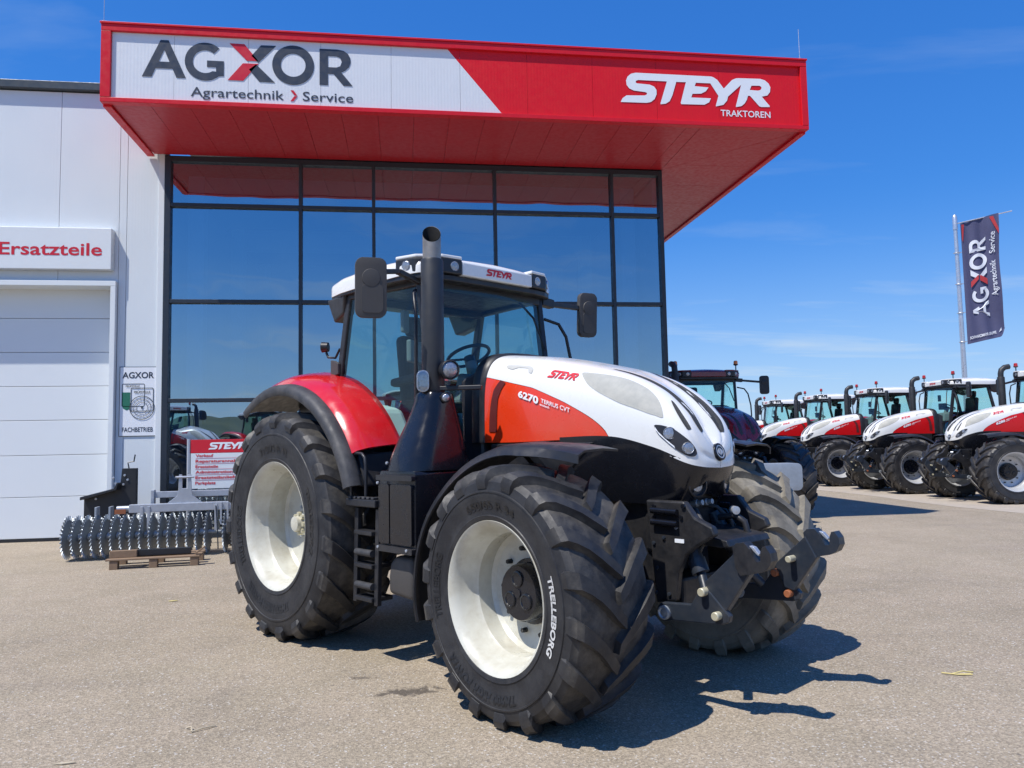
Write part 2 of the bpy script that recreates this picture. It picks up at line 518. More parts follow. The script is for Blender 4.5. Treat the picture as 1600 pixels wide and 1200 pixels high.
# ------------------------------------------------------------------ ground, hills
def ground_mat():
    m = bpy.data.materials.new("asphalt_dusty")
    m.use_nodes = True
    t = m.node_tree; b = t.nodes["Principled BSDF"]
    co = N(t, "ShaderNodeTexCoord")
    def noise(scale, det=6, rough=.6, dist=0.0):
        n = N(t, "ShaderNodeTexNoise")
        n.inputs['Scale'].default_value = scale; n.inputs['Detail'].default_value = det
        n.inputs['Roughness'].default_value = rough; n.inputs['Distortion'].default_value = dist
        t.links.new(co.outputs['Object'], n.inputs['Vector']); return n.outputs['Fac']
    def rng(v, a, b_, c=0.0, d=1.0):
        r = N(t, "ShaderNodeMapRange"); r.inputs[1].default_value = a; r.inputs[2].default_value = b_
        r.inputs[3].default_value = c; r.inputs[4].default_value = d
        t.links.new(v, r.inputs[0]); return r.outputs[0]
    def mix(f, a, b_, mode='MIX'):
        x = N(t, "ShaderNodeMix", data_type='RGBA', blend_type=mode)
        if isinstance(f, float): x.inputs[0].default_value = f
        else: t.links.new(f, x.inputs[0])
        for i, v in ((6, a), (7, b_)):
            if isinstance(v, tuple): x.inputs[i].default_value = v + (1,)
            else: t.links.new(v, x.inputs[i])
        return x.outputs[2]
    c = mix(rng(noise(.22, 5), .35, .65), (.295, .245, .175), (.365, .305, .220))
    c = mix(rng(noise(1.3, 7, .65), .40, .75, 0, .55), c, (.43, .35, .265))
    c = mix(rng(noise(.55, 6, .6, .8), .55, .78, 0, .4), c, (.20, .17, .142))
    # sweeping wheel marks
    mp = N(t, "ShaderNodeMapping"); mp.inputs['Rotation'].default_value = (0, 0, .45); mp.inputs['Scale'].default_value = (.35, 2.6, 1)
    t.links.new(co.outputs['Object'], mp.inputs['Vector'])
    tn = N(t, "ShaderNodeTexNoise"); tn.inputs['Scale'].default_value = .9; tn.inputs['Detail'].default_value = 5; tn.inputs['Distortion'].default_value = .6
    t.links.new(mp.outputs[0], tn.inputs['Vector'])
    c = mix(rng(tn.outputs['Fac'], .56, .76, 0, .35), c, (.22, .185, .15))
    # scattered dark flecks
    fv = N(t, "ShaderNodeTexVoronoi"); fv.inputs['Scale'].default_value = 2.6
    t.links.new(co.outputs['Object'], fv.inputs['Vector'])
    c = mix(rng(fv.outputs['Distance'], .02, .05, .65, 0), c, (.09, .08, .07))
    # stone grain
    v = N(t, "ShaderNodeTexVoronoi"); v.inputs['Scale'].default_value = 95
    t.links.new(co.outputs['Object'], v.inputs['Vector'])
    sv = N(t, "ShaderNodeSeparateColor"); t.links.new(v.outputs['Color'], sv.inputs[0])
    g = rng(sv.outputs[0], 0, 1, .62, 1.34)
    gm = N(t, "ShaderNodeCombineColor")
    for i in range(3): t.links.new(g, gm.inputs[i])
    c = mix(.85, c, gm.outputs[0], 'MULTIPLY')
    c = mix(rng(sv.outputs[1], .955, .975, 0, .8), c, (.58, .55, .50))
    c = mix(rng(noise(60, 3, .7), .45, .8, 0, .55), c, (.16, .145, .13))
    # oil spots beside the tractor
    for (ox, oy, ax_, ay_, r0, amt) in ((.02, 5.48, .9, 2.2, .24, .75), (-.33, 5.85, 1.0, 2.6, .13, .6), (.5, 5.35, 1.2, 2.4, .15, .5)):
        mp = N(t, "ShaderNodeMapping"); mp.inputs['Location'].default_value = (-ox * ax_, -oy * ay_, 0); mp.inputs['Scale'].default_value = (ax_, ay_, 0)
        t.links.new(co.outputs['Object'], mp.inputs['Vector'])
        ln = N(t, "ShaderNodeVectorMath", operation='LENGTH'); t.links.new(mp.outputs[0], ln.inputs[0])
        ad = N(t, "ShaderNodeMath", operation='MULTIPLY_ADD'); t.links.new(noise(6.5, 7, .72, .6), ad.inputs[0]); ad.inputs[1].default_value = r0 * 4.2
        t.links.new(ln.outputs['Value'], ad.inputs[2])
        c = mix(rng(ad.outputs[0], r0 * 2.45, r0 * 2.9, amt, 0), c, (.05, .042, .037))
    t.links.new(c, b.inputs['Base Color'])
    b.inputs['Roughness'].default_value = .88
    b.inputs['Specular IOR Level'].default_value = .3
    hg = N(t, "ShaderNodeMath", operation='ADD')
    t.links.new(v.outputs['Distance'], hg.inputs[0]); t.links.new(noise(40, 4), hg.inputs[1])
    bp = N(t, "ShaderNodeBump"); bp.inputs['Strength'].default_value = .55; bp.inputs['Distance'].default_value = .006
    t.links.new(hg.outputs[0], bp.inputs['Height']); t.links.new(bp.outputs[0], b.inputs['Normal'])
    return m
M['ground'] = ground_mat()
g = MB()
rad = [0, 4, 8, 14, 24, 40, 80, 160, 320, 700, 1600]
vs = [(0, 8, 0)]; fs = []
for r_ in rad[1:]:
    vs += [(r_ * math.cos(2 * math.pi * k / 48), 8 + r_ * math.sin(2 * math.pi * k / 48), 0) for k in range(48)]
for k in range(48):
    fs.append((0, 1 + k, 1 + (k + 1) % 48))
    for i in range(len(rad) - 2):
        a = 1 + i * 48
        fs.append((a + k, a + 48 + k, a + 48 + (k + 1) % 48, a + (k + 1) % 48))
g.add(vs, fs)
g.build("ground", M['ground'], kind='structure', label="dusty light grey asphalt yard in front of the building", fix=False)

M['gravel'] = pbr("gravel_sandy", (.43, .37, .30), .95, var=.22, vscale=1.2, bump=.6, bscale=45, dust=(.30, .27, .22), dustamt=.6, dscale=9)
gb = MB()
edge = []
for i in range(40):
    y = 6 + i * 1.7
    edge.append((12.75 + .12 * math.sin(i * 1.7) + .1 * math.sin(i * .63 + 1), y, .004))
vs = edge + [(60, p[1], .004) for p in edge]
gb.add(vs, [(i, i + 40, i + 41, i + 1) for i in range(39)])
gb.build("gravel_strip", M['gravel'], kind='structure', label="sandy gravel strip under the row of parked tractors", fix=False)

M['hill'] = pbr("hill_woods", (.040, .062, .030), .95, var=.45, vscale=.03, dust=(.16, .17, .07), dustamt=.55, dscale=.008)
hb = MB()
P = []
nA, rr_ = 160, [260, 330, 420, 540, 700, 900, 1150, 1400]
for r_ in rr_:
    row = []
    for k in range(nA + 1):
        a = 2 * math.pi * k / nA
        back = .5 - .5 * math.sin(a)                       # higher country behind the camera
        h = (13 + 17 * back) * (.75 + .25 * math.sin(3 * a + 1.2) + .18 * math.sin(7 * a + .4) + .1 * math.sin(17 * a))
        e = max(0, (r_ - 260) / 640) ** 1.3
        hz = h * min(e, 1.25) + (1.6 * math.sin(31 * a + r_) + 1.2 * math.sin(53 * a + r_ * .3)) * min(e, 1)
        row.append((r_ * math.cos(a), r_ * math.sin(a), hz - (.6 if r_ == 260 else 0)))
    P.append(row)
hb.grid(P)
hb.build("hills", M['hill'], kind='structure', label="low wooded hills along the horizon", smooth=60)

# ------------------------------------------------------------------ building
FY, CY = 15.3164, 12.93
ZS, ZT = 7.37, 8.69
BLD = empty("dealership_building", (0, FY, 0), label="white dealership hall with glass front and cantilevered red canopy", cat="building")
def bp_(mb, name, mat, parent=None, **kw):
    o = mb.build(name, mat, parent or BLD, **kw)
    if parent is None:
        o.location = (0, -FY, 0)
    return o

# wall cladding: sheets side by side, a backing wall behind
bk = MB()
bk.bx(-30, -4.56, FY + .06, FY + .30, 4.85, 8.55)
bk.bx(-5.36, -4.56, FY + .06, FY + .30, 0, 4.85)
bk.bx(-30, -11.4, FY + .06, FY + .30, 0, 4.85)
wall = bp_(bk, "wall", M['white'])
for x0, x1, z0, z1 in ((-5.236, -4.665, .02, 8.56), (-5.377, -5.242, .02, 8.56), (-6.450, -5.383, 4.86, 8.56), (-7.660, -6.456, 4.86, 8.56),
                       (-8.87, -7.666, 4.86, 8.56), (-10.08, -8.876, 4.86, 8.56), (-11.29, -10.086, 4.86, 8.56), (-12.5, -11.4, .02, 8.56), (-13.7, -12.506, .02, 8.56)):
    bp_(MB().bx(x0, x1, FY, FY + .058, z0, z1), "cladding_panel", M['wall'], wall, bev=.004, seg=1)
bp_(MB().bx(-4.66, -4.553, FY - .035, FY + .06, 0, 8.0), "corner_strip", M['white'], bev=.004)
bp_(MB().bx(-30, -4.9, FY - .10, FY + .4, 8.58, 8.735), "roof_edge", M['roofedge'], bev=.01)
# garage door
gd = bp_(MB().bx(-11.35, -5.46, FY + .37, FY + .40, 0, 4.85), "garage_door", M['door'])
zs_ = [.06, .83, 1.612, 2.271, 2.916, 3.57, 4.224, 4.80]
for i in range(len(zs_) - 1):
    bp_(MB().bx(-11.34, -5.47, FY + .322, FY + .368, zs_[i] + .004, zs_[i + 1] - .004), "door_panel", M['door'], gd, bev=.006)
bp_(MB().bx(-11.34, -5.47, FY + .325, FY + .368, .0, .055), "rubber_seal", M['black_st'], gd)
bp_(MB().bx(-11.5, -5.384, FY - .11, FY + .33, 4.78, 4.875), "door_lintel", M['white'], bev=.005)
bp_(MB().bx(-5.476, -5.386, FY - .108, FY + .33, 0, 4.778), "door_jamb", M['white'], bev=.005)

# glass front
XM = [-4.50, -2.0, -.575, 1.88, 4.35, 5.43]
ZM = [0.0, .80, 2.60, 4.51, 6.40, 7.37]
fw_ = .062
for i, x in enumerate(XM):
    x0, x1 = (x - fw_ / 2, x + fw_ / 2)
    if i == 0: x0, x1 = -4.553, -4.44
    if i == 5: x0, x1 = 5.37, 5.45
    bp_(MB().bx(x0, x1, FY - .05, FY + .13, 0, 7.368), "mullion", M['frame'], bev=.004, seg=1)
for j, z in enumerate(ZM):
    for i in range(5):
        a = -4.44 if i == 0 else XM[i] + fw_ / 2
        b = 5.37 if i == 4 else XM[i + 1] - fw_ / 2
        z0, z1 = z - .036, z + .036
        if j == 0: z0, z1 = 0, .10
        if j == 5: z0, z1 = 7.26, 7.366
        bp_(MB().bx(a, b, FY - .043, FY + .12, z0, z1), "transom", M['frame'], bev=.004, seg=1)
pane_rnd = random.Random(3)
for j in range(5):
    for i in range(5):
        a = -4.44 if i == 0 else XM[i] + fw_ / 2
        b = 5.37 if i == 4 else XM[i + 1] - fw_ / 2
        z0 = .10 if j == 0 else ZM[j] + .036
        z1 = 7.26 if j == 4 else ZM[j + 1] - .036
        cxp, czp = (a + b) / 2, (z0 + z1) / 2
        o = MB().bx(a - cxp + .001, b - cxp - .001, -.006, .006, z0 - czp + .001, z1 - czp - .001).build("pane", M['glass'], BLD)
        o.location = (cxp, .045, czp)                      # each pane sits a hair out of true, as glazing does
        o.rotation_euler = (R(pane_rnd.uniform(-.10, .10)), 0, R(pane_rnd.uniform(-.12, .12)))
# side wall with windows, inside
sw = MB()
wins = [(16.95, 18.02), (21.0, 22.05), (24.6, 25.6)]
ys = [FY + .14] + [v for w_ in wins for v in w_] + [27.0]
for k in range(0, len(ys), 2):
    sw.bx(5.28, 5.44, ys[k], ys[k + 1], 0, 7.365)
for a, b in wins:
    sw.bx(5.281, 5.439, a, b, 0, 3.42); sw.bx(5.281, 5.439, a, b, 5.68, 7.36)
bp_(sw, "side_wall", M['in_wall'])
for a, b in wins:
    f = MB()
    for z0, z1 in ((3.42, 3.48), (4.52, 4.59), (5.62, 5.68)): f.bx(5.30, 5.42, a, b, z0, z1)
    f.bx(5.302, 5.418, a, a + .06, 3.48, 5.62); f.bx(5.302, 5.418, b - .06, b, 3.48, 5.62)
    bp_(f, "side_window_frame", M['frame'])
    bp_(MB().bx(5.355, 5.365, a + .06, b - .06, 3.48, 5.62), "side_window_pane", M['glass'])
bp_(MB().bx(-4.5, 5.28, 26.9, 27.1, 0, 7.36), "back_wall", M['in_wall'])
bp_(MB().bx(-4.75, -4.56, FY + .31, 27.0, 0, 7.36), "partition_wall", M['in_wall'])
bp_(MB().bx(-4.55, 5.27, FY + .15, 26.88, .004, .03), "showroom_floor", M['concrete'])
bp_(MB().bx(-4.55, 5.27, FY + .15, 26.88, 7.28, 7.36), "ceiling", M['dark_in'])
for x in (-4.2, 4.95):
    for y in (16.35, 20.3, 24.2):
        bp_(MB().bx(x - .16, x + .16, y - .16, y + .16, .03, 7.28), "column", M['white'], bev=.01)
for y in (16.35, 20.3, 24.2):
    bp_(MB().bx(-4.04, 4.79, y - .14, y + .14, 6.75, 7.27), "beam", M['in_wall'], bev=.01)
bp_(MB().bx(-4.5, 3.6, 21.0, 21.2, 3.3, 3.6), "gallery_edge", M['in_wall'])
bp_(MB().bx(-4.5, 3.6, 21.22, 26.85, 3.35, 3.58), "gallery_floor", M['in_wall'])

# canopy
CAN = empty("canopy", (0, 0, 0), parent=BLD)
CAN.location = (0, -FY, 0)
def cp(mb, name, mat, **kw):
    return mb.build(name, mat, CAN, **kw)
XL, XR, YB = -4.88, 7.49, 27.0
cp(MB().bx(XL, XR, CY - .006, CY + .30, 8.575, ZT), "top_trim", M['trim_r'], bev=.006)
cp(MB().bx(XL - .015, XR + .015, CY - .022, CY + .32, ZT + .002, ZT + .035), "cap_flashing", M['trim_r'], bev=.004)
cp(MB().bx(XL + .001, XR - .001, CY, CY + .14, ZS, 7.447), "bottom_trim", M['trim_r'], bev=.006)
cp(MB().bx(XL, XL + .155, CY - .003, CY + .15, 7.449, 8.573), "side_trim", M['trim_r'], bev=.006)
cp(MB().bx(XR - .125, XR, CY - .003, CY + .15, 7.449, 8.573), "side_trim", M['trim_r'], bev=.006)
cp(MB().bx(XL, XL + .12, CY + .152, FY - .11, ZS + .01, 8.575), "left_cheek", M['trim_r'], bev=.004)
cp(MB().bx(XR - .12, XR - .002, CY + .152, YB, ZS + .01, 8.69), "right_cheek", M['trim_r'], bev=.004)
cp(MB().bx(XL, XL + .13, CY + .142, FY - .02, ZS - .03, ZS + .008), "edge_strip", M['trim_r'], bev=.004)
cp(MB().bx(XR - .11, XR - .001, CY + .142, YB, ZS - .03, ZS + .008), "edge_strip", M['trim_r'], bev=.004)
cp(MB().bx(XL + .13, XR - .13, CY + .33, YB, 8.3, 8.56), "roof_deck", M['roofedge'])
# fascia panels, cut along the slanting colour change
def clip(poly, a, b, c):
    out = []
    for i in range(len(poly)):
        p, q = poly[i], poly[(i + 1) % len(poly)]
        dp, dq = a * p[0] + b * p[1] - c, a * q[0] + b * q[1] - c
        if dp >= 0: out.append(p)
        if dp * dq < 0:
            t = dp / (dp - dq); out.append((p[0] + t * (q[0] - p[0]), p[1] + t * (q[1] - p[1])))
    return out
x0f, x1f, z0f, z1f = XL + .156, XR - .126, 7.448, 8.574
dx, dz = 1.754 - .822, 7.444 - 8.555
nxl, nzl = -dz, dx                                        # pointing to the red side
cdl = nxl * .822 + nzl * 8.555
joints = [x0f] + [-3.744 + 1.19 * k for k in range(9)] + [x1f]
FFR = ((0, CY + .046, 0), (1, 0, 0), (0, 0, 1), (0, -1, 0))
for i in range(len(joints) - 1):
    a, b = joints[i] + .002, joints[i + 1] - .002
    rect = [(a, z0f), (b, z0f), (b, z1f), (a, z1f)]
    for side, mt in ((-1, 'fascia_w'), (1, 'fascia_r')):
        pl = clip(rect, side * nxl, side * nzl, side * cdl)
        if len(pl) >= 3:
            cp(MB().prism(pl, -.03, 0, FFR), "fascia_panel", M[mt])
# soffit boards
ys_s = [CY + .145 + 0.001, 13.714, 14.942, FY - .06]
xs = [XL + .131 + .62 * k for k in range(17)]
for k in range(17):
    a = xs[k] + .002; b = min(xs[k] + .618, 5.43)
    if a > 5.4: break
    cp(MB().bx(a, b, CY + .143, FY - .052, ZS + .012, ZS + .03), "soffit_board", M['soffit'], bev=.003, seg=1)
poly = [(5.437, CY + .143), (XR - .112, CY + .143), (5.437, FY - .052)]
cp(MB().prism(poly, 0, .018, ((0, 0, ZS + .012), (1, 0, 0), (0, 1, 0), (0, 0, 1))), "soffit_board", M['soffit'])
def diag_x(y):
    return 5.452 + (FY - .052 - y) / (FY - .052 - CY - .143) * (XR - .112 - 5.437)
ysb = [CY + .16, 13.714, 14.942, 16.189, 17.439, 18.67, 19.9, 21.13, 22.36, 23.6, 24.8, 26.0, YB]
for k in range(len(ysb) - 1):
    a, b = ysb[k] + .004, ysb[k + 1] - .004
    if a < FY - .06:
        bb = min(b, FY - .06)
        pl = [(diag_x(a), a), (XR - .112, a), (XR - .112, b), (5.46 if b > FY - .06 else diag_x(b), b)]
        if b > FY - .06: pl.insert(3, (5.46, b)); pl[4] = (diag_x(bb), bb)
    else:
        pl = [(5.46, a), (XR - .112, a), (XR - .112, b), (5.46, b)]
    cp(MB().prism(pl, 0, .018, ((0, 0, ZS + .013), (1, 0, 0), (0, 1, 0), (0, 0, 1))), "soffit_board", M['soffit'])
# canopy lettering
LFR = ((0, CY + .046, 0), (1, 0, 0), (0, 0, 1), (0, -1, 0))
def zpx(px, py):
    return (-4.246 + (px - 195) * .004268, 7.844 + (235 + .0466 * (px - 195) - py) * .00464)
ld = MB()
MBL = []
AGX = {}
def pr(mb, loops, th=.008):
    AGX.setdefault(id(mb), []).append(loops)
    MBL.append((mb, MB().prism(loops, 0.0005, th, LFR))); return
    mb.prism(loops, 0.0005, th, LFR)
h = .634
A0 = (-4.246, 7.844)
def sh(loop, o): return [(p[0] + o[0], p[1] + o[1]) for p in loop]
pr(ld, [sh([(0, 0), (.285, h), (.41, h), (.69, 0), (.54, 0), (.478, .15), (.208, .15), (.148, 0)], A0), sh([(.256, .262), (.43, .262), (.343, .475)], A0)])
def letter_G(o, h):
    r1, r2 = h * .515, h * .315
    c = (h * .515, h * .5)
    lp = circle2(c[0], c[1], r1, 30, 47, 312)
    lp += [(h * .985, h * .13), (h * .985, h * .53), (h * .56, h * .53), (h * .56, h * .36), (h * .79, h * .36), (h * .79, h * .235)]
    lp += circle2(c[0], c[1], r2, 26, 306, 47)
    return sh(lp, o)
pr(ld, [letter_G((-3.575, 7.826), h)])
pr(ld, [[zpx(*p) for p in ((697, 122), (640, 120), (603, 160), (629, 186))]])
pr(ld, [[zpx(*p) for p in ((692, 260), (634, 257), (594, 211), (621, 184 + 8))]])
pr(ld, [circle2(-1.8195, 8.153, .345, 40), circle2(-1.8195, 8.153, .205, 36)])
Rr = (-1.382, 7.832)
pr(ld, [sh([(0, 0), (0, h), (.30, h), (.40, .617), (.475, .567), (.515, .49), (.52, .41), (.49, .33), (.42, .262), (.36, .235), (.55, 0), (.40, 0), (.235, .20), (.14, .20), (.14, 0)], Rr),
        sh([(.14, .315), (.14, .515), (.28, .515), (.345, .49), (.372, .415), (.345, .34), (.28, .315)], Rr)])
text_to(ld, "Agrartechnik", -3.475, -1.969, 7.537, .158, LFR, .006, .006)
cp(text_to(MB(), "Service", -1.661, -.82, 7.537, .158, LFR, .006, .006), "lettering", M['letter_d'])
AGX_D = AGX[id(ld)]
for o_, m_ in MBL:
    cp(m_, "letter", M['letter_d'])
MBL.clear()
cp(ld, "lettering", M['letter_d'])
lr = MB()
pr(lr, [[zpx(*p) for p in ((520, 113), (576, 116), (630, 180), (586, 178))]])
pr(lr, [[zpx(*p) for p in ((514, 250), (572, 253), (630, 190), (571, 188))]])
for s_ in (1, -1):
    pr(lr, [[(-1.861, 7.617 + s_ * .093), (-1.815, 7.617 + s_ * .093), (-1.752, 7.617 + s_ * .008), (-1.800, 7.617 + s_ * .008)]])
AGX_R = AGX[id(lr)][:2]
for o_, m_ in MBL:
    cp(m_, "letter", M['letter_r'])
lw = MB()
for k_ in range(5):
    cp(wordmark(MB(), 3.903, 6.78, 7.765, 8.318, lambda x, z: (x, CY + .039, z), (k_,)), "letter", M['letter_w'], fix=False)
text_to(lw, "TRAKTOREN", 5.79, 6.757, 7.578, .118, LFR, .006, .012)
cp(lw, "lettering", M['letter_w'])

# lightning rods on the canopy
for k, (x, y, z1) in enumerate(((7.40, 12.99, 9.33), (-4.86, 12.99, 9.16))):
    o = MB()
    o.tube([(0, 0, 0), (0, 0, .04)], .03, 8); o.tube([(0, 0, .04), (0, 0, z1 - ZT - .037)], .006, 6)
    o.build("lightning_rod", M['alu'], label=("thin lightning rod on the right corner of the red canopy", "thin lightning rod on the left corner of the red canopy")[k], cat="lightning rod", smooth=40).location = (x, y, ZT + .037)

# ------------------------------------------------------------------ signs on the wall
sg = empty("wall_sign_box", (-7.6, FY, 5.08), label="white box sign reading Ersatzteile above the garage door", cat="sign")
o = MB().bx(-2.15, 2.147, -.172, -.002, 0, .79).build("sign_box", M['white'], sg, bev=.008)
text_to(t_ := MB(), "Ersatzteile", -7.41 + 7.6, -5.615 + 7.6, .265, .232, ((0, -.172, 0), (1, 0, 0), (0, 0, 1), (0, -1, 0)), .004, .016)
t_.build("lettering", M['letter_r'], sg)
# certificate plate
cs = empty("wall_plate", (-4.98, FY, 1.945), label="white certificate plate with round test seals on the wall beside the glass", cat="sign")
MB().bx(-.326, .326, -.016, -.001, 0, 1.297).build("plate", M['letter_w'], cs, bev=.003)
MB().bx(-.336, .336, -.0155, -.002, -.01, 1.307).build("plate_edge", M['roofedge'], cs)
FP = ((0, -.016, 0), (1, 0, 0), (0, 0, 1), (0, -1, 0))
t_ = MB()
text_to(t_, "AGXOR", -.285, .282, 1.09, .115, FP, .003, .022)
t_.build("lettering", M['letter_d'], cs)
text_to(MB(), "FACHBETRIEB", -.275, .275, .075, .085, FP, .003, .014).build("lettering", M['letter_d'], cs)
t_ = MB()
def ring(mb, cx_, cz_, r1, r0, off, n=36):
    mb.prism([circle2(cx_, cz_, r1, n), circle2(cx_, cz_, r0, n)], off, off + .002, FP)
def badge(mb, cx_, z0, z1, w_, rc, off):
    pts = rrect(cx_ - w_, cx_ + w_, z0, z1, .03)
    inn = rrect(cx_ - w_ + .012, cx_ + w_ - .012, z0 + .012, z1 - .012, .02)
    mb.prism([pts, inn], off, off + .002, FP)
badge(t_, -.085, .55, .985, .205, .2, .001)
badge(t_, .075, .46, .905, .205, .2, .006)
ring(t_, .075, .53, .225, .213, .008); ring(t_, .075, .53, .165, .158, .008); ring(t_, .075, .53, .105, .098, .008)
for k in range(18):
    a = 2 * math.pi * k / 18
    t_.prism([(.075 + r_ * math.cos(a + d), .53 + r_ * math.sin(a + d)) for r_, d in ((.112, -.012), (.21, -.007), (.21, .007), (.112, .012))], .008, .010, FP)
text_to(t_, "PRÜFSTELLE", -.07, .22, .80, .045, FP, .010, .02)
text_to(t_, "PRÜFSTELLE", -.22, .03, .92, .035, FP, .010, .02)
t_.prism([(.045, .56), (.105, .56), (.075, .49)], .008, .010, FP)
t_.build("seal_print", M['roofedge'], cs)
t_ = MB()
t_.prism([[(-.285, .82), (-.14, .82), (-.14, .56), (-.155, .50), (-.20, .48), (-.265, .52), (-.285, .58)]], .001, .003, FP)
t_.build("seal_print", M['green'], cs)

# free-standing direction board
bd = empty("direction_board", (-3.2, 14.25, 0), label="white and red direction board listing Verkauf, Reparaturannahme and Parkplatz, on posts", cat="sign")
for x in (-.575, 1.30):
    MB().tube([(x, 0, 0), (x, 0, 1.86)], .032, 12).build("post", M['alu'], bd, smooth=40)
MB().bx(-.535, 1.26, -.02, .02, .98, 1.60).build("board", M['white'], bd, bev=.003)
MB().bx(-.535, 1.26, -.021, .021, 1.604, 1.84).build("header", M['letter_r'], bd, bev=.003)
FB = ((0, -.021, 0), (1, 0, 0), (0, 0, 1), (0, -1, 0))
t_ = MB()
for k, (wd_, wl) in enumerate((("Verkauf", .30), ("Reparaturannahme", .84), ("Ersatzteile", .385), ("Administration", .63), ("Ersatzteilanlieferung", .92), ("Parkplatz", .345))):
    text_to(t_, wd_, -.455, -.455 + wl, 1.535 - k * .096, .05, FB, .003, .025)
    if k: t_.bx(-.455, 1.18, -.0235, -.0205, 1.606 - k * .096, 1.609 - k * .096)
t_.build("lettering", M['letter_r'], bd)
t_ = MB()
wordmark(t_, -.24, .42, 1.665, 1.79, lambda x, z: (x, -.0245, z))
t_.build("header_lettering", M['letter_w'], bd)
# ------------------------------------------------------------------ tractor materials
M['t_white'] = pbr("paint_white", (.80, .80, .77), .28, coat=.6, var=.025, vscale=1.5, dust=(.55, .52, .46), dustamt=.18, dscale=1.6)
M['t_orange'] = pbr("paint_signal_red", (.78, .045, .008), .28, coat=.7, var=.04, vscale=1.5, dust=(.50, .20, .12), dustamt=.22, dscale=1.3)
M['t_fred'] = pbr("fender_red", (.62, .008, .012), .22, coat=.8, var=.05, vscale=2, dust=(.42, .12, .10), dustamt=.2, dscale=3)
M['t_red'] = pbr("paint_red", (.62, .006, .008), .35, coat=.3, var=.04, spec=.3)
M['t_dred'] = pbr("paint_dark_red", (.20, .012, .022), .25, coat=.6, var=.1)
M['t_maroon'] = pbr("maroon_strip", (.12, .018, .016), .4, var=.2)
M['t_blk'] = pbr("black_plastic", (.014, .015, .019), .42, var=.25, vscale=4, dust=(.10, .09, .08), dustamt=.22, dscale=2.2)
M['t_gloss'] = pbr("black_lacquer", (.008, .009, .013), .24, coat=.3, spec=.35, var=.25, dust=(.04, .04, .045), dustamt=.08, dscale=2)
M['t_frame'] = pbr("chassis_black", (.013, .014, .017), .45, var=.3, vscale=8, dust=(.11, .095, .08), dustamt=.3, dscale=4)
M['t_steelb'] = pbr("steel_blueblack", (.019, .026, .038), .4, var=.3, vscale=8, dust=(.09, .08, .07), dustamt=.25, dscale=7)
M['t_grey'] = pbr("mirror_grey", (.062, .058, .055), .6, var=.12, bump=.15, bscale=200)
M['t_lip'] = pbr("rubber_lip", (.035, .036, .04), .6, var=.2, bump=.2, bscale=150, dust=(.16, .15, .14), dustamt=.4, dscale=6)
M['t_mesh'] = pbr("grille_mesh", (.40, .40, .36), .6, var=.12, vscale=14, bump=.5, bscale=260, dust=(.56, .54, .47), dustamt=.5, dscale=7)
M['t_grip_shade'] = pbr("grip_shade", (.50, .50, .47), .4, var=.05)  # bonnet white darkened to stand in for shade in the grip
M['t_vent'] = pbr("vent_dark", (.045, .045, .042), .6, var=.3, vscale=20, bump=.5, bscale=300)
TY = dict(var=.3, vscale=5, bump=.18, bscale=160)
for nm_, Rv_ in (('f', .759), ('r', .978)):
    M['tyre_' + nm_] = pbr("tyre_rubber_" + nm_, (.014, .014, .016), .58, dust=(.10, .10, .098), dustamt=.30, dscale=5.5, soil=(Rv_, (.11, .10, .085)), **TY)
    M['tyre_new_' + nm_] = pbr("tyre_rubber_new_" + nm_, (.019, .019, .021), .5, dust=(.12, .11, .10), dustamt=.3, dscale=4, soil=(Rv_, (.10, .09, .08)), **TY)
M['tyre_dusty'] = pbr("tyre_rubber_dusty", (.055, .051, .045), .8, dust=(.33, .30, .24), dustamt=.95, dscale=2.0, dlo=.28, soil=(.759, (.34, .31, .25)), **TY)
M['tyre_txt'] = pbr("tyre_raised_print", (.012, .012, .013), .5)
M['tyre_wht'] = pbr("tyre_white_print", (.60, .60, .58), .6, var=.15, vscale=30)
M['rim'] = pbr("rim_cream", (.60, .595, .515), .35, coat=.3, var=.05, vscale=3, dust=(.33, .28, .18), dustamt=.55, dscale=4.5)
M['rim_grey'] = pbr("rim_silver", (.52, .53, .54), .35, metal=.3, var=.1)
M['pin'] = pbr("zinc_pin", (.62, .58, .42), .4, metal=.35, var=.2, vscale=20)
M['rust'] = pbr("rust_pin", (.30, .10, .04), .7, var=.35, vscale=30)
M['lens'] = pbr("lamp_reflector", (.36, .38, .41), .12, metal=.55, coat=.8, var=.45, vscale=60, bump=.7, bscale=55)
M['mirror'] = pbr("mirror_silver", (.8, .82, .84), .03, metal=1.0, var=.02)
M['lens_g'] = glassy("lamp_glass", (.85, .88, .9), .08, .05)
M['amber'] = pbr("amber_lens", (.80, .22, .02), .25, coat=.5)
M['redlens'] = pbr("red_lens", (.42, .02, .015), .25, coat=.5)
M['cabglass'] = glassy("cab_glass", (.86, .97, .95), .0)
M['cab_in'] = pbr("cab_trim", (.16, .17, .18), .7)
M['cab_lt'] = pbr("cab_trim_light", (.50, .55, .54), .75)
M['seat'] = pbr("seat_cloth", (.035, .04, .05), .85)
M['exh'] = pbr("exhaust_tip", (.36, .33, .29), .45, metal=.6, var=.3, vscale=20, dust=(.13, .08, .05), dustamt=.6, dscale=10)
M['soot'] = pbr("soot", (.004, .004, .004), .9)
M['exh_b'] = pbr("exhaust_black", (.028, .03, .034), .5, var=.2)
M['sticker_y'] = pbr("yellow_sticker", (.85, .55, .02), .5)

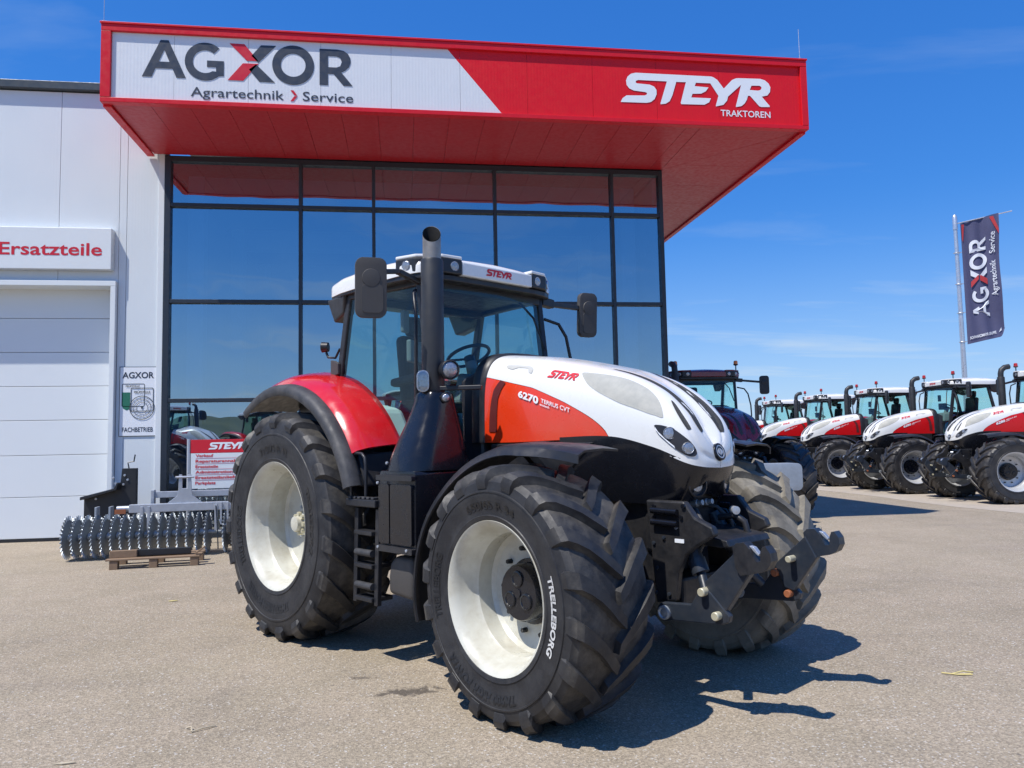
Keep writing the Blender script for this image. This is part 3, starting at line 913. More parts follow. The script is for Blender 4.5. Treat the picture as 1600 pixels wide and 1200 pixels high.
# ------------------------------------------------------------------ bonnet surface
HS = [0, .2, .4, .6, .75, .87, .95, 1]
HT = [(1.93, 2.425), (2.35, 2.372), (2.75, 2.29), (3.11, 2.185), (3.355, 2.055), (3.525, 1.895), (3.615, 1.755), (3.675, 1.635)]
HB = [(1.85, .47, 1.70), (2.25, .475, 1.70), (2.70, .465, 1.71), (3.16, .435, 1.708), (3.46, .375, 1.632), (3.645, .29, 1.545), (3.705, .17, 1.515), (3.72, 0.0, 1.505)]
HN = [4.6, 4.4, 4.0, 3.6, 3.3, 3.1, 2.9, 2.7]
def cub(xs, ys, x):
    i = min(max(int(np.searchsorted(xs, x)) - 1, 0), len(xs) - 2)
    h = xs[i + 1] - xs[i]; t = (x - xs[i]) / h
    def m(j):
        if j == 0: return (ys[1] - ys[0]) / (xs[1] - xs[0])
        if j == len(xs) - 1: return (ys[-1] - ys[-2]) / (xs[-1] - xs[-2])
        return (ys[j + 1] - ys[j - 1]) / (xs[j + 1] - xs[j - 1])
    a, b = ys[i], ys[i + 1]
    return (2 * t**3 - 3 * t * t + 1) * a + (t**3 - 2 * t * t + t) * h * m(i) + (-2 * t**3 + 3 * t * t) * b + (t**3 - t * t) * h * m(i + 1)
def hoodP(s, q):
    """q: -1 lower right edge, 0 crown, +1 lower left edge"""
    xt = cub(HS, [p[0] for p in HT], s); zt = cub(HS, [p[1] for p in HT], s)
    xb = cub(HS, [p[0] for p in HB], s); yb = max(cub(HS, [p[1] for p in HB], s), 0); zb = cub(HS, [p[2] for p in HB], s)
    n = cub(HS, HN, s); ph = (1 - min(abs(q), 1)) * math.pi / 2
    c = max(math.cos(ph), 0) ** (2 / n) if abs(q) > 1e-9 else 0
    sn = math.sin(ph) ** (2 / n) if abs(q) < 1 else 0
    return Vector((xt + (xb - xt) * c, (1 if q > 0 else -1) * yb * c, zb + (zt - zb) * sn))
def hoodN(s, q):
    e = .004
    s0, s1 = max(s - e, 0), min(s + e, .999); q0, q1 = max(q - e, -.9999), min(q + e, .9999)
    n = (hoodP(s1, q) - hoodP(s0, q)).cross(hoodP(s, q1) - hoodP(s, q0))
    n.normalize()
    c = hoodP(s, q) - Vector((2.6, 0, 1.6))
    return n if n.dot(c) > 0 else -n
_G = (([.50, .60, .70, .78, .865, .905, .93, .96, .985], [.16, .11, .10, .11, .17, .235, .29, .40, .55], .045, .009), ([.76, .81, .875, .91, .94], [.30, .40, .60, .74, .86], .06, .007))
def groove(s, q):
    """the shallow channels in which the air slots lie"""
    d = 0.0
    for ss_, qq_, w_, dp in _G:
        if s < ss_[0]: continue
        f = min((s - ss_[0]) / .12, 1) * min(max((1.0 - s) / .04, 0), 1)
        d -= dp * f * math.exp(-((abs(q) - float(np.interp(s, ss_, qq_))) / w_) ** 2)
    return d
def hoodO(s, q, off):
    return hoodP(s, q) + hoodN(s, q) * (off + groove(s, q))
OQ = [(0, .672), (.02, .675), (.169, .725), (.269, .752), (.413, .85), (.513, .935), (.585, 1.0)]
def orange_q(s):
    return min(np.interp(s, [p[0] for p in OQ], [p[1] for p in OQ]), 1.0)
def hood_patch(mb, poly, off, side, smooth=True):
    """polygon in (s,|q|) laid on the bonnet, subdivided so that it follows the curve"""
    sgn = side
    pts = []
    n_ = len(poly)
    for i in range(n_):
        z, a, b, c = poly[i - 1], poly[i], poly[(i + 1) % n_], poly[(i + 2) % n_]
        for k in range(4):
            t = k / 4
            if smooth: pts.append(tuple(.5 * (2 * a[e] + (b[e] - z[e]) * t * .8 + (2 * z[e] - 5 * a[e] + 4 * b[e] - c[e]) * t * t * .8 + (a[e] * 3 - z[e] - 3 * b[e] + c[e]) * t**3 * .8 + .2 * 2 * (b[e] - a[e]) * (t - 0) ) for e in (0, 1)))
            else: pts.append((a[0] + (b[0] - a[0]) * t, a[1] + (b[1] - a[1]) * t))
    bm = bmesh.new()
    # work in a metric plane (s*1.95, q*.8) so that triangles stay even
    tri = tessellate_polygon([[Vector((p[0] * 1.95, p[1] * .8, 0)) for p in pts]])
    vv = [bm.verts.new((p[0], p[1], 0)) for p in pts]
    for t in tri:
        try: bm.faces.new([vv[i] for i in t])
        except ValueError: pass
    for _ in range(2):
        bmesh.ops.subdivide_edges(bm, edges=[e for e in bm.edges if (e.verts[0].co - e.verts[1].co).length > .02], cuts=1, use_grid_fill=True)
    bmesh.ops.triangulate(bm, faces=bm.faces)
    bm.verts.index_update()
    vs = [hoodO(min(max(v.co.x, 0), .997), sgn * v.co.y, off) for v in bm.verts]
    fs = [tuple(v.index for v in f.verts) for f in bm.faces]
    bm.free()
    mb.add(vs, fs)
    return mb

# ------------------------------------------------------------------ wheels
def interp_prof(prof, r):
    rs = [p[1] for p in prof]; ys = [p[0] for p in prof]
    return float(np.interp(r, rs, ys))
def tyre_geo(hw, rw, rimR, Rt, zc, nl, lug_w, skew, n=96):
    Rv = Rt - .044; s = Rv - rimR
    half = [(rw - .012, rimR - .012), (rw + .016, rimR + .022), (rw + .022, rimR + .045), (rw + .016, rimR + .050), (hw - .018, rimR + .30 * s), (hw, rimR + .50 * s), (hw - .001, rimR + .60 * s), (hw + .004, rimR + .61 * s), (hw + .003, rimR + .64 * s), (hw - .004, rimR + .65 * s), (hw - .014, rimR + .82 * s), (hw - .045, Rv - .024), (hw * .62, Rv - .005), (0, Rv)]
    prof = [(-y, r) for y, r in half] + [(y, r) for y, r in reversed(half[:-1])]
    mb = MB()
    vs = []
    for y, r in prof:
        for k in range(n):
            a = 2 * math.pi * k / n
            vs.append((r * math.cos(a), y, r * math.sin(a)))
    fs = []
    for i in range(len(prof) - 1):
        for k in range(n):
            l = (k + 1) % n
            fs.append((i * n + k, i * n + l, (i + 1) * n + l, (i + 1) * n + k))
    mb.add(vs, fs)
    secs = [(-.06, Rt, Rv - .01, 0, .8), (.16, Rt, Rv - .01, .22, 1.0), (.36, Rt, Rv - .012, .44, 1.0), (.56, Rt - .003, Rv - .014, .63, 1.02), (.76, Rt - .009, Rv - .02, .79, 1.08), (.91, Rt - .024, Rv - .05, .90, 1.18), (.99, Rt - .055, Rv - .09, .95, 1.28), (1.022, Rt - .095, Rt - .14, .97, 1.3), (1.0, Rt - .140, Rt - .16, .97, 1.2)]
    rnd = random.Random(5)
    for sd in (-1, 1):
        for k in range(nl):
            a0 = 2 * math.pi * (k + (.25 if sd > 0 else -.25)) / nl
            ring = []
            for j, (yf, ro, ri, af, wf) in enumerate(secs):
                a = a0 + skew * af / Rt
                y = sd * hw * yf
                yi = sd * hw * min(yf, .9)
                to = lug_w * wf * .5 / Rt; ti = lug_w * wf * .72 / Rt
                wr = rnd.uniform(-.004, .003)
                ring.append([(yo_, r_, a + t_) for yo_, r_, t_ in ((yi, ri, -ti), (y, ro + wr, -to), (y, ro + wr, to), (yi, ri, ti))])
            vs = [(r_ * math.cos(a), y, r_ * math.sin(a)) for sec in ring for (y, r_, a) in sec]
            fs = []
            for j in range(len(ring) - 1):
                o = j * 4
                for e in range(3):
                    fs.append((o + e, o + e + 1, o + 5 + e, o + 4 + e))
            fs.append((0, 1, 2, 3)); o = (len(ring) - 1) * 4; fs.append((o + 3, o + 2, o + 1, o))
            if sd < 0: fs = [tuple(reversed(f)) for f in fs]
            mb.add(vs, fs)
    mb.v = [(x, y * (1 + .05 * max(0, (-z - zc * .72) / zc)), max(z, -zc + .003)) for x, y, z in mb.v]
    side = [(y, r) for y, r in half[:-1]]
    return mb, side

WCACHE = {}
def wheel_meshes(key, front, tyre_m, rim_m, hub_m, text):
    if key in WCACHE: return WCACHE[key]
    tmp = empty("wheel")
    if front: hw, rw, rimR, Rt, zc, nl, lw, sk, yd = .318, .285, .450, .803, .762, 18, .080, .30, .03
    else:     hw, rw, rimR, Rt, zc, nl, lw, sk, yd = .350, .315, .555, 1.022, .994, 19, .094, .34, .06
    mb, side = tyre_geo(hw, rw, rimR, Rt, zc, nl, lw, sk)
    tyre = mb.build("tyre", tyre_m, tmp, smooth=24, fix=False)
    if text:
        def mk(items, mat, nm):
            for body, b0, b1, rm, cap, bold in items:
                t = MB()
                def fn(px, py, rm=rm):
                    be = px; r_ = rm + py
                    return (r_ * math.sin(be), -(interp_prof(side, r_) + .004), r_ * math.cos(be))
                text_to(t, body, R(b0), R(b1), 0, cap, None, bold=bold, fn=fn)
                t.build(nm, mat, tyre, fix=False)
        if front:
            mk([("TRELLEBORG", 70, 116, .535, .052, .035)], M['tyre_wht'], "tyre_lettering")
            mk([("TRELLEBORG", 250, 292, .555, .052, .03), ("650/65 R 34", -25, 24, .535, .05, .02), ("TM900 HIGH POWER", 158, 226, .565, .055, .035)], M['tyre_txt'], "tyre_print")
        else:
            mk([("TRELLEBORG", 236, 282, .66, .075, .03), ("TRELLEBORG", 60, 106, .66, .075, .03), ("710/75 R 42", -22, 22, .66, .065, .02), ("TM900 HIGH POWER", 155, 220, .69, .07, .035)], M['tyre_txt'], "tyre_print")
    # rim: flange, stepped well, dished disc
    pr_ = [(rw, rimR - .02), (-.02, rimR - .075), (-.03, rimR - .09)] if 0 else None
    prof = [(rw + .012, rimR + .016), (rw + .018, rimR + .004), (rw, rimR - .016), (.12, rimR - .03), (.02, rimR - .075), (-rw + .17, rimR - .072), (-rw + .14, rimR - .052), (-rw + .05, rimR - .034), (-rw + .015, rimR - .018), (-rw - .010, rimR + .002), (-rw - .016, rimR + .015), (-rw - .004, rimR + .020)]
    rb = MB().lathe([(y, r) for y, r in prof], ((0, 0, 0), (0, 1, 0)), 72)
    rb.f = [f for f in rb.f if len(f) == 4]
    rim = rb.build("rim", rim_m, tmp, smooth=30)
    ri = rimR - .05
    disc = [(yd - .06, ri), (yd - .045, ri - .02), (yd - .012, ri - .045), (yd, ri - .08), (yd + .012, ri - .13), (yd + .012, .0001)]
    disc += [(yd + .03, .0001), (yd + .03, ri - .16), (yd + .01, ri - .03), (yd - .04, ri)]
    MB().lathe(disc, ((0, 0, 0), (0, 1, 0)), 64, closed=True).build("rim_disc", rim_m, tmp, smooth=30)
    nb = 10
    rbolt = .272 if front else .225
    b0 = MB().lathe([(yd - .028, .0001), (yd - .028, .015), (yd + .01, .017), (yd + .01, .0001)], ((rbolt, 0, 0), (0, 1, 0)), 6).build("wheel_bolt", M['t_frame'] if front else M['galv'], tmp)
    for k in range(1, nb):
        o = share(b0, "wheel_bolt", tmp); o.rotation_euler = (0, 2 * math.pi * k / nb, 0)
    if front:
        hb = MB().lathe([(yd + .01, .205), (yd - .02, .205), (yd - .022, .182), (yd - .10, .178), (yd - .122, .165), (yd - .125, .03), (yd - .133, .028), (yd - .133, .0001)], ((0, 0, 0), (0, 1, 0)), 40).build("hub", hub_m, tmp, smooth=30)
        c0 = MB().lathe([(yd - .123, .052), (yd - .133, .050), (yd - .135, .042), (yd - .129, .038), (yd - .129, .0001)], ((.088, 0, 0), (0, 1, 0)), 24).build("hub_cap", hub_m, hb, smooth=30)
        for k in (1, 2):
            o = share(c0, "hub_cap", hb); o.rotation_euler = (0, 2 * math.pi * k / 3 + .0, 0)
        hb.rotation_euler = (0, .5, 0)
    else:
        hb = MB().lathe([(yd + .012, .165), (yd - .02, .16), (yd - .05, .115), (yd - .12, .10), (yd - .13, .07), (yd - .19, .066), (yd - .195, .05), (yd - .195, .0001)], ((0, 0, 0), (0, 1, 0)), 32).build("hub", M['rim'], tmp, smooth=30)
        c0 = MB().lathe([(yd - .155, .0001), (yd - .155, .021), (yd - .10, .024), (yd - .05, .024), (yd - .05, .0001)], ((.085, 0, 0), (0, 1, 0)), 10).build("hub_bolt", M['pin'], hb, smooth=30)
        for k in range(1, 8):
            o = share(c0, "hub_bolt", hb); o.rotation_euler = (0, 2 * math.pi * k / 8, 0)
    WCACHE[key] = tmp
    return tmp

def place_wheel(root, proto, loc, left, steer=0.0, used=set()):
    w_ = proto if proto.name not in used else copy_tree(proto)
    used.add(proto.name)
    w_.parent = root
    w_.location = loc
    w_.rotation_euler = (0, 0, steer)
    w_.scale = (1, -1, 1) if left else (1, 1, 1)
    return w_

# ------------------------------------------------------------------ the tractor: x forward from the rear axle, y left, z up
def make_tractor(label, group=None, style='main'):
    main = style == 'main'
    T = empty("tractor", label=label, cat="tractor", group=group)
    side_m = {'main': M['t_orange'], 'row': M['t_red'], 'dark': M['t_gloss']}[style]
    fend_m = {'main': M['t_fred'], 'row': M['t_red'], 'dark': M['t_dred']}[style]
    hood_m = M['t_dred'] if style == 'dark' else M['t_white']
    roof_m = M['t_dred'] if style == 'dark' else M['t_white']
    rim_m = M['rim'] if main else M['rim_grey']
    tk = 'tyre_' if main else 'tyre_new_'
    # wheels
    wf = wheel_meshes((style, 'f'), True, M[tk + 'f'], rim_m, M['t_gloss'], main)
    wr = wheel_meshes((style, 'r'), False, M[tk + 'r'], rim_m, M['t_gloss'], main)
    st = -.065 if main else 0.0
    place_wheel(T, wf, (3.0, -1.115, .762), False, st)
    if main:
        wfl = wheel_meshes((style, 'fl'), True, M['tyre_dusty'], rim_m, M['t_gloss'], False)
        place_wheel(T, wfl, (3.0, 1.115, .762), True, st)
    else:
        place_wheel(T, wf, (3.0, 1.115, .762), True, st)
    place_wheel(T, wr, (0, -1.025, .994), False)
    place_wheel(T, wr, (0, 1.025, .994), True)

    # chassis
    MB().hexa([(.2, -.36, .72), (3.35, -.26, .72), (3.35, .26, .72), (.2, .36, .72), (.2, -.36, 1.25), (3.35, -.30, 1.30), (3.35, .30, 1.30), (.2, .36, 1.25)]).build("chassis", M['t_frame'], T, bev=.03)
    MB().hexa([(1.9, -.36, 1.25), (3.2, -.33, 1.25), (3.2, .33, 1.25), (1.9, .36, 1.25), (1.9, -.40, 1.70), (3.2, -.36, 1.70), (3.2, .36, 1.70), (1.9, .40, 1.70)]).build("engine", M['t_frame'], T, bev=.03)
    ax = MB()
    ax.tube([(0, -.95, .994), (0, -.45, .994)], [.12, .2], 16); ax.tube([(0, .45, .994), (0, .95, .994)], [.2, .12], 16); ax.box((-.05, 0, .99), (.75, .95, .7))
    ax.build("rear_axle", M['t_frame'], T, bev=.01)
    ax = MB()
    ax.box((3.0, 0, .74), (.24, 1.25, .24)); ax.box((3.0, -.70, .76), (.22, .22, .34)); ax.box((3.0, .70, .76), (.22, .22, .34))
    ax.tube([(3.0, -1.04, .762), (3.0, -.62, .762)], .15, 20); ax.tube([(3.0, 1.04, .762), (3.0, .62, .762)], .15, 20)
    ax.build("front_axle", M['t_frame'], T, bev=.015)

    # bonnet: white shell, coloured flanks
    ns, nq = 84, 56
    Ss = [i / ns for i in range(ns)] + [.994, .9992]
    P = []
    for s in Ss:
        qe = orange_q(s) if style != 'dark' else .72
        P.append([hoodO(s, -qe + 2 * qe * j / (2 * nq), 0) if s > .45 and s < .99 else hoodP(s, -qe + 2 * qe * j / (2 * nq)) for j in range(2 * nq + 1)])
    hood = MB().shell(P, -.012 if 0 else .012).build("bonnet", hood_m, T, smooth=45)
    for sd in (-1, 1):
        P = []
        for k in range(37):
            s = .585 * k / 36 if style != 'dark' else .99 * k / 36
            qa = orange_q(s) if style != 'dark' else .722
            qa = min(qa + .004, 1)
            P.append([hoodO(s, sd * (qa + (1 - qa) * j / 10), -.002) for j in range(11)])
        MB().shell(P, .01 * (-1 if sd < 0 else 1)).build("bonnet_flank", side_m, hood, smooth=45)
        if style != 'dark':
            mb = MB(); hood_patch(mb, [(.100, .70), (.080, .76), (.066, .806), (.052, .90), (.040, .995), (.086, .995), (.092, .90), (.094, .87), (.110, .80), (.132, .727)], .004, sd, smooth=False)
            mb.build("flank_strip", M['t_maroon'], hood, fix=False, smooth=60)
        # lower rear grip: the recess shadow painted as a flat grey patch
        mb = MB(); hood_patch(mb, [(.113, .47), (.225, .452), (.25, .50), (.252, .575), (.235, .56), (.222, .50), (.175, .505), (.15, .54), (.118, .52)], .004, sd)
        if style != 'dark': mb.build("grip_shade_patch", M['t_grip_shade'], hood, fix=False, smooth=60)
        mb = MB(); hood_patch(mb, [(.456, .444), (.50, .41), (.55, .387), (.631, .362), (.706, .394), (.745, .47), (.769, .575), (.781, .731), (.75, .76), (.719, .775), (.625, .781), (.544, .712), (.494, .619)], .003, sd)
        mb.build("side_grille", M['t_mesh'] if style != 'dark' else M['t_vent'], hood, fix=False, smooth=60)
        for poly in ([(.797, .345), (.818, .355), (.885, .56), (.890, .61), (.872, .655), (.828, .51)],
                     [(.53, .15), (.60, .085), (.70, .062), (.78, .062), (.865, .085), (.905, .14), (.935, .22), (.943, .30), (.938, .40), (.925, .41), (.893, .345), (.865, .265), (.78, .165), (.70, .138), (.62, .135), (.56, .155)]):
            mb = MB(); hood_patch(mb, poly, .003, sd)
            mb.build("air_slot", M['t_vent'], hood, fix=False, smooth=60)
        # head lamps
        hl = [(.750, .869), (.770, .838), (.794, .815), (.825, .792), (.856, .796), (.894, .816), (.913, .86), (.918, .91), (.908, .945), (.892, .962), (.868, .968), (.838, .965), (.800, .952), (.765, .925)]
        mb = MB(); hood_patch(mb, hl, .005, sd)
        lamp = mb.build("head_lamp", M['t_blk'], hood, fix=False, smooth=60)
        mb = MB(); hood_patch(mb, [(.753, .876), (.765, .905), (.790, .930), (.825, .948), (.828, .960), (.800, .947), (.770, .924), (.755, .898)], .009, sd, smooth=False)
        if style != 'dark': mb.build("daylight_strip", M['letter_w'], hood, fix=False, smooth=60)
        for (s, q, r_) in ((.808, sd * .862, .046), (.880, sd * .900, .044)):
            c = hoodO(s, q, .004); n_ = hoodN(s, q); n_ = (n_ + Vector((.35, 0, 0))).normalized()
            MB().lathe([(-.02, r_ * .92), (.002, r_ * .92), (.006, r_ * .86), (.003, r_ * .80), (.006, r_ * .5), (.008, .0001)], (c, n_), 24).build("lamp_bowl", M['lens'], lamp if 0 else hood, smooth=35)
    # badge on the nose
    c = Vector((3.703, 0, 1.607)); n_ = Vector((1, 0, .30)).normalized()
    mb = MB().lathe([(0, .062), (.02, .060), (.024, .052), (.020, .048), (.018, .0001)], (c, n_), 28); mb.build("badge", M['t_gloss'], hood, smooth=30)
    bd_ = MB()
    u_ = Vector((0, 1, 0)); v_ = n_.cross(u_)
    bd_.prism([circle2(0, 0, .046, 28), circle2(0, 0, .038, 28)], .019, .0215, (c, u_, v_, n_))
    bd_.prism([(-.030, .006), (-.004, .024), (-.004, -.024), (-.030, -.006)], .019, .0212, (c, u_, v_, n_))
    bd_.prism([(.030, .006), (.004, .024), (.004, -.024), (.030, -.006)], .019, .0212, (c, u_, v_, n_))
    bd_.build("badge_print", M['rim_grey'], hood)
    # nose webs below the slots
    # lettering on the bonnet
    def on_hood(sd):
        def fn(a, b):
            return hoodO(a, sd * b, .005)
        return fn
    if style != 'dark':
        for sd in (-1, 1):
            f_ = on_hood(sd)
            w_ = MB()
            def wm(x, z, sd=sd, f_=f_):
                # x 0..1 reading direction, z 0..1 up
                xx = x if sd < 0 else 1 - x
                return f_(.330 + xx * .118 + (z - .5) * .008 * (1 if sd < 0 else -1), .605 - z * .135)
            wordmark(w_, 0, 1, 0, 1, wm)
            w_.build("bonnet_lettering", M['letter_r'], hood, fix=False)
            t_ = MB()
            num, word = ("6270", "TERRUS CVT") if main else ("6280", "ABSOLUT CVT")
            def tm_(x, z, sd=sd):
                xx = x if sd < 0 else 1 - x
                return hoodO(.208 + xx * .232, sd * (.846 + xx * .092 - z * .085), .007)
            text_to(t_, num, 0.0, .42, 0, .62, None, bold=.04, fn=tm_)
            text_to(t_, word, .47, 1.0, .20, .34, None, bold=.012, fn=tm_)
            t_.build("model_lettering", M['letter_w'], hood, fix=False)
            t_ = MB(); text_to(t_, "ecotech", .45, .63, -.05, .16, None, bold=.02, fn=tm_)
            t_.build("model_lettering", M['letter_w'], hood, fix=False)
    # black collar at the back of the bonnet
    P = []
    for dx_, sc_ in ((-.13, 1.03), (-.10, 1.045), (-.03, 1.04), (.0, 1.02), (.012, 1.0)):
        row = []
        for j in range(41):
            q = -1 + j / 20
            p = hoodP(0.004, q)
            row.append((p.x + dx_, p.y * sc_, 1.66 + (p.z - 1.66) * (1 + (sc_ - 1) * .7)))
        P.append(row)
    MB().shell(P, .02).build("bonnet_collar", M['t_blk'], T, smooth=50)
    # firewall and lower cowls
    MB().hexa([(1.66, -.52, 1.15), (1.86, -.45, 1.15), (1.86, .45, 1.15), (1.66, .52, 1.15), (1.60, -.50, 2.22), (1.78, -.42, 2.32), (1.78, .42, 2.32), (1.60, .50, 2.22)]).build("firewall", M['t_blk'], T, bev=.03)
    P = []
    for k in range(25):
        s = .40 + .599 * k / 24
        P_ = []
        for sd in (0,):
            b = hoodP(s, -1)
            f_ = (s - .40) / .599
            zb = 1.315 - .045 * math.sin(f_ * 2.2) + .06 * max(0, f_ - .85) / .15
            for j in range(9):
                t_ = j / 8
                P_.append((b.x - .012 - .10 * t_ * t_ * f_ - .02 * t_, b.y * (1 - .02 - .14 * t_ * t_), b.z + .02 + (zb - b.z - .02) * t_))
        P.append(P_)
    full = P + [[(p[0], -p[1], p[2]) for p in row] for row in reversed(P[:-1])]
    cow = MB().shell(full, .012).build("nose_cowl", M['t_gloss'], T, smooth=45)
    for sd in (-1, 1):
        c = Vector((3.60, sd * .16, 1.395)); n_ = Vector((1, sd * .30, -.05)).normalized()
        MB().lathe([(-.02, .072), (.055, .078), (.06, .068), (.04, .06), (.035, .0001)], (c, n_), 26).build("fog_lamp_bezel", M['t_blk'], cow, smooth=35)
        MB().lathe([(.036, .048), (.052, .04), (.056, .0001)], (c, n_), 20).build("fog_lamp", M['lens'], cow, smooth=50)
    MB().bx(3.1, 3.55, -.25, .25, 1.28, 1.42).build("nose_floor", M['t_frame'], T, bev=.02)
    # side frames under the bonnet
    for sd in (-1, 1):
        MB().hexa([(1.95, sd * .40 - .03, 1.12), (2.55, sd * .40 - .03, 1.30), (2.55, sd * .40 + .03, 1.30), (1.95, sd * .40 + .03, 1.12), (1.95, sd * .45 - .03, 1.69), (3.0, sd * .44 - .03, 1.69), (3.0, sd * .44 + .03, 1.69), (1.95, sd * .45 + .03, 1.69)]).build("engine_side_panel", M['t_frame'], T, bev=.01)

    # cab -------------------------------------------------------------
    def poly_shell(pts, th, mat, name, parent=T, **kw):
        c = sum((Vector(p) for p in pts), Vector()) / len(pts)
        n_ = (Vector(pts[1]) - Vector(pts[0])).cross(Vector(pts[2]) - Vector(pts[0])).normalized()
        mb = MB(); n = len(pts)
        vs = [Vector(p) for p in pts] + [Vector(p) - n_ * th for p in pts]
        mb.add(vs, [tuple(range(n)), tuple(reversed(range(n, 2 * n)))] + [(i, i + n, (i + 1) % n + n, (i + 1) % n) for i in range(n)])
        return mb.build(name, mat, parent, **kw)
    Ab, At = (1.56, .66, 1.62), (1.345, .70, 3.08)          # front posts
    Cb, Ct = (.10, .80, 1.75), (.405, .80, 3.08)            # rear posts
    cab = MB()
    cab.bx(.15, 1.56, -.64, .64, 1.18, 1.34); cab.hexa([(.1, -.74, 1.34), (1.58, -.62, 1.34), (1.58, .62, 1.34), (.1, .74, 1.34), (.1, -.78, 1.62), (1.56, -.66, 1.62), (1.56, .66, 1.62), (.1, .78, 1.62)])
    cab = cab.build("cab_body", M['t_blk'], T, bev=.02)
    for sd in (-1, 1):
        m_ = lambda p: (p[0], p[1] * sd, p[2])
        MB().bar(m_(Ab), m_(At), .055, .09).build("front_post", M['t_blk'], cab, bev=.012)
        MB().bar(m_(Cb), m_(Ct), .06, .08).build("rear_post", M['t_blk'], cab, bev=.012)
        MB().bar(m_((At[0], At[1], 3.07)), m_((Ct[0], Ct[1], 3.07)), .07, .07).build("roof_rail", M['t_blk'], cab, bev=.012)
        ys = sd * 1
        pts = [(1.53, .672, 1.66), (1.335, .712, 3.03), (.43, .812, 3.03), (.15, .812, 1.80), (.5, .79, 1.66)]
        pts = [m_(p) for p in pts]
        poly_shell(pts, .008, M['cabglass'], "side_window", cab)
        # door seam bars
        MB().bar(m_((.92, .70, 1.40)), m_((1.5, .68, 1.62)), .03, .2).build("door_sill", M['t_blk'], cab, bev=.01)
    pts = [(1.575, -.63, 1.68), (1.575, .63, 1.68), (1.50, .66, 2.2), (1.372, .67, 3.03), (1.372, -.67, 3.03), (1.50, -.66, 2.2)]
    mb = MB()
    for i, (za, xa, ya, zb, xb, yb, bl, bh) in enumerate(((1.68, 1.585, .62, 2.3, 1.50, .645, .05, .06), (2.3, 1.50, .645, 3.03, 1.372, .665, .06, .07))):
        pass
    Pw = []
    for j in range(9):
        t_ = j / 8
        z = 1.68 + (3.03 - 1.68) * t_
        Pw.append([(1.578 - .206 * t_ + .075 * (1 - (k / 8 - 1) ** 2), -(.64 + .03 * t_) + (1.28 + .06 * t_) * k / 16, z) for k in range(17)])
    mb.shell(Pw, .006)
    mb.build("windscreen", M['cabglass'], cab, smooth=60)
    poly_shell([(.13, -.76, 1.78), (.395, -.76, 3.03), (.395, .76, 3.03), (.13, .76, 1.78)], .006, M['cabglass'], "rear_window", cab)
    MB().bar((1.36, -.68, 3.05), (1.36, .68, 3.05), .08, .09).build("front_header", M['t_blk'], cab, bev=.012)
    MB().bar((.40, -.78, 3.05), (.40, .78, 3.05), .08, .08).build("rear_header", M['t_blk'], cab, bev=.012)
    # cab inside
    MB().bx(.2, 1.5, -.62, .62, 1.622, 1.66).build("cab_floor", M['cab_in'], cab)
    MB().hexa([(.12, -.74, 1.64), (.5, -.74, 1.64), (.5, .74, 1.64), (.12, .74, 1.64), (.16, -.76, 2.02), (.36, -.76, 2.02), (.36, .76, 2.02), (.16, .76, 2.02)]).build("rear_shelf", M['cab_in'], cab, bev=.03)
    for sd in (-1, 1):
        MB().hexa([(.25, sd * .60 - .12, 1.65), (1.0, sd * .60 - .12, 1.65), (1.0, sd * .60 + .12, 1.65), (.25, sd * .60 + .12, 1.65), (.25, sd * .62 - .12, 2.12), (.80, sd * .62 - .12, 2.02), (.80, sd * .62 + .12, 2.02), (.25, sd * .62 + .12, 2.12)]).build("side_console", M['cab_lt'], cab, bev=.05)
    seat = MB().box((.62, 0, 2.06), (.50, .52, .14)).build("seat", M['seat'], cab, bev=.05)
    MB().box((.40, 0, 2.42), (.13, .50, .68), ry=-.12).build("seat_back", M['seat'], cab, bev=.05)
    MB().box((.35, 0, 2.86), (.10, .28, .20), ry=-.1).build("head_rest", M['seat'], cab, bev=.04)
    MB().bx(.5, .74, -.16, .16, 1.66, 1.99).build("seat_base", M['cab_in'], cab, bev=.03)
    MB().box((.66, -.34, 2.30), (.46, .12, .08), ry=-.08).build("arm_rest", M['seat'], cab, bev=.03)
    MB().box((.98, -.50, 2.52), (.05, .26, .20), rz=.5).build("monitor", M['cab_in'], cab, bev=.015)
    MB().bar((.90, -.40, 2.28), (.96, -.48, 2.46), .03, .03).build("monitor_arm", M['cab_in'], cab)
    MB().box((1.0, -.62, 2.78), (.04, .10, .20), rz=.4).build("monitor", M['cab_in'], cab, bev=.015)
    sw_ = MB()
    axs = Vector((-.42, 0, .91)).normalized(); c = Vector((1.13, 0, 2.50))
    u_ = Vector((0, 1, 0)); v_ = axs.cross(u_)
    sw_.tube([c + (u_ * math.cos(2 * math.pi * k / 28) + v_ * math.sin(2 * math.pi * k / 28)) * .20 for k in range(29)], .016, 8, cap=False)
    for k in range(3):
        a = 2 * math.pi * k / 3 + .5
        sw_.tube([c - axs * .03, c + (u_ * math.cos(a) + v_ * math.sin(a)) * .2], .012, 6)
    sw_.lathe([(-.05, .05), (.01, .05), (.012, .0001)], (c - axs * .02, axs), 16)
    sw_.build("steering_wheel", M['t_blk'], cab, smooth=45)
    MB().tube([(1.15, 0, 2.45), (1.36, 0, 1.95), (1.42, 0, 1.66)], [.05, .09, .12], 12).build("steering_column", M['cab_in'], cab, smooth=45)
    MB().hexa([(1.25, -.30, 2.05), (1.50, -.34, 2.05), (1.50, .34, 2.05), (1.25, .30, 2.05), (1.20, -.20, 2.33), (1.42, -.24, 2.28), (1.42, .24, 2.28), (1.20, .20, 2.33)]).build("dash_board", M['cab_in'], cab, bev=.03)
    # roof
    xs_ = [-.07, -.02, .10, .35, .7, 1.05, 1.30, 1.44, 1.50, 1.525]
    hw_ = [.56, .70, .83, .885, .89, .875, .84, .78, .66, .50]
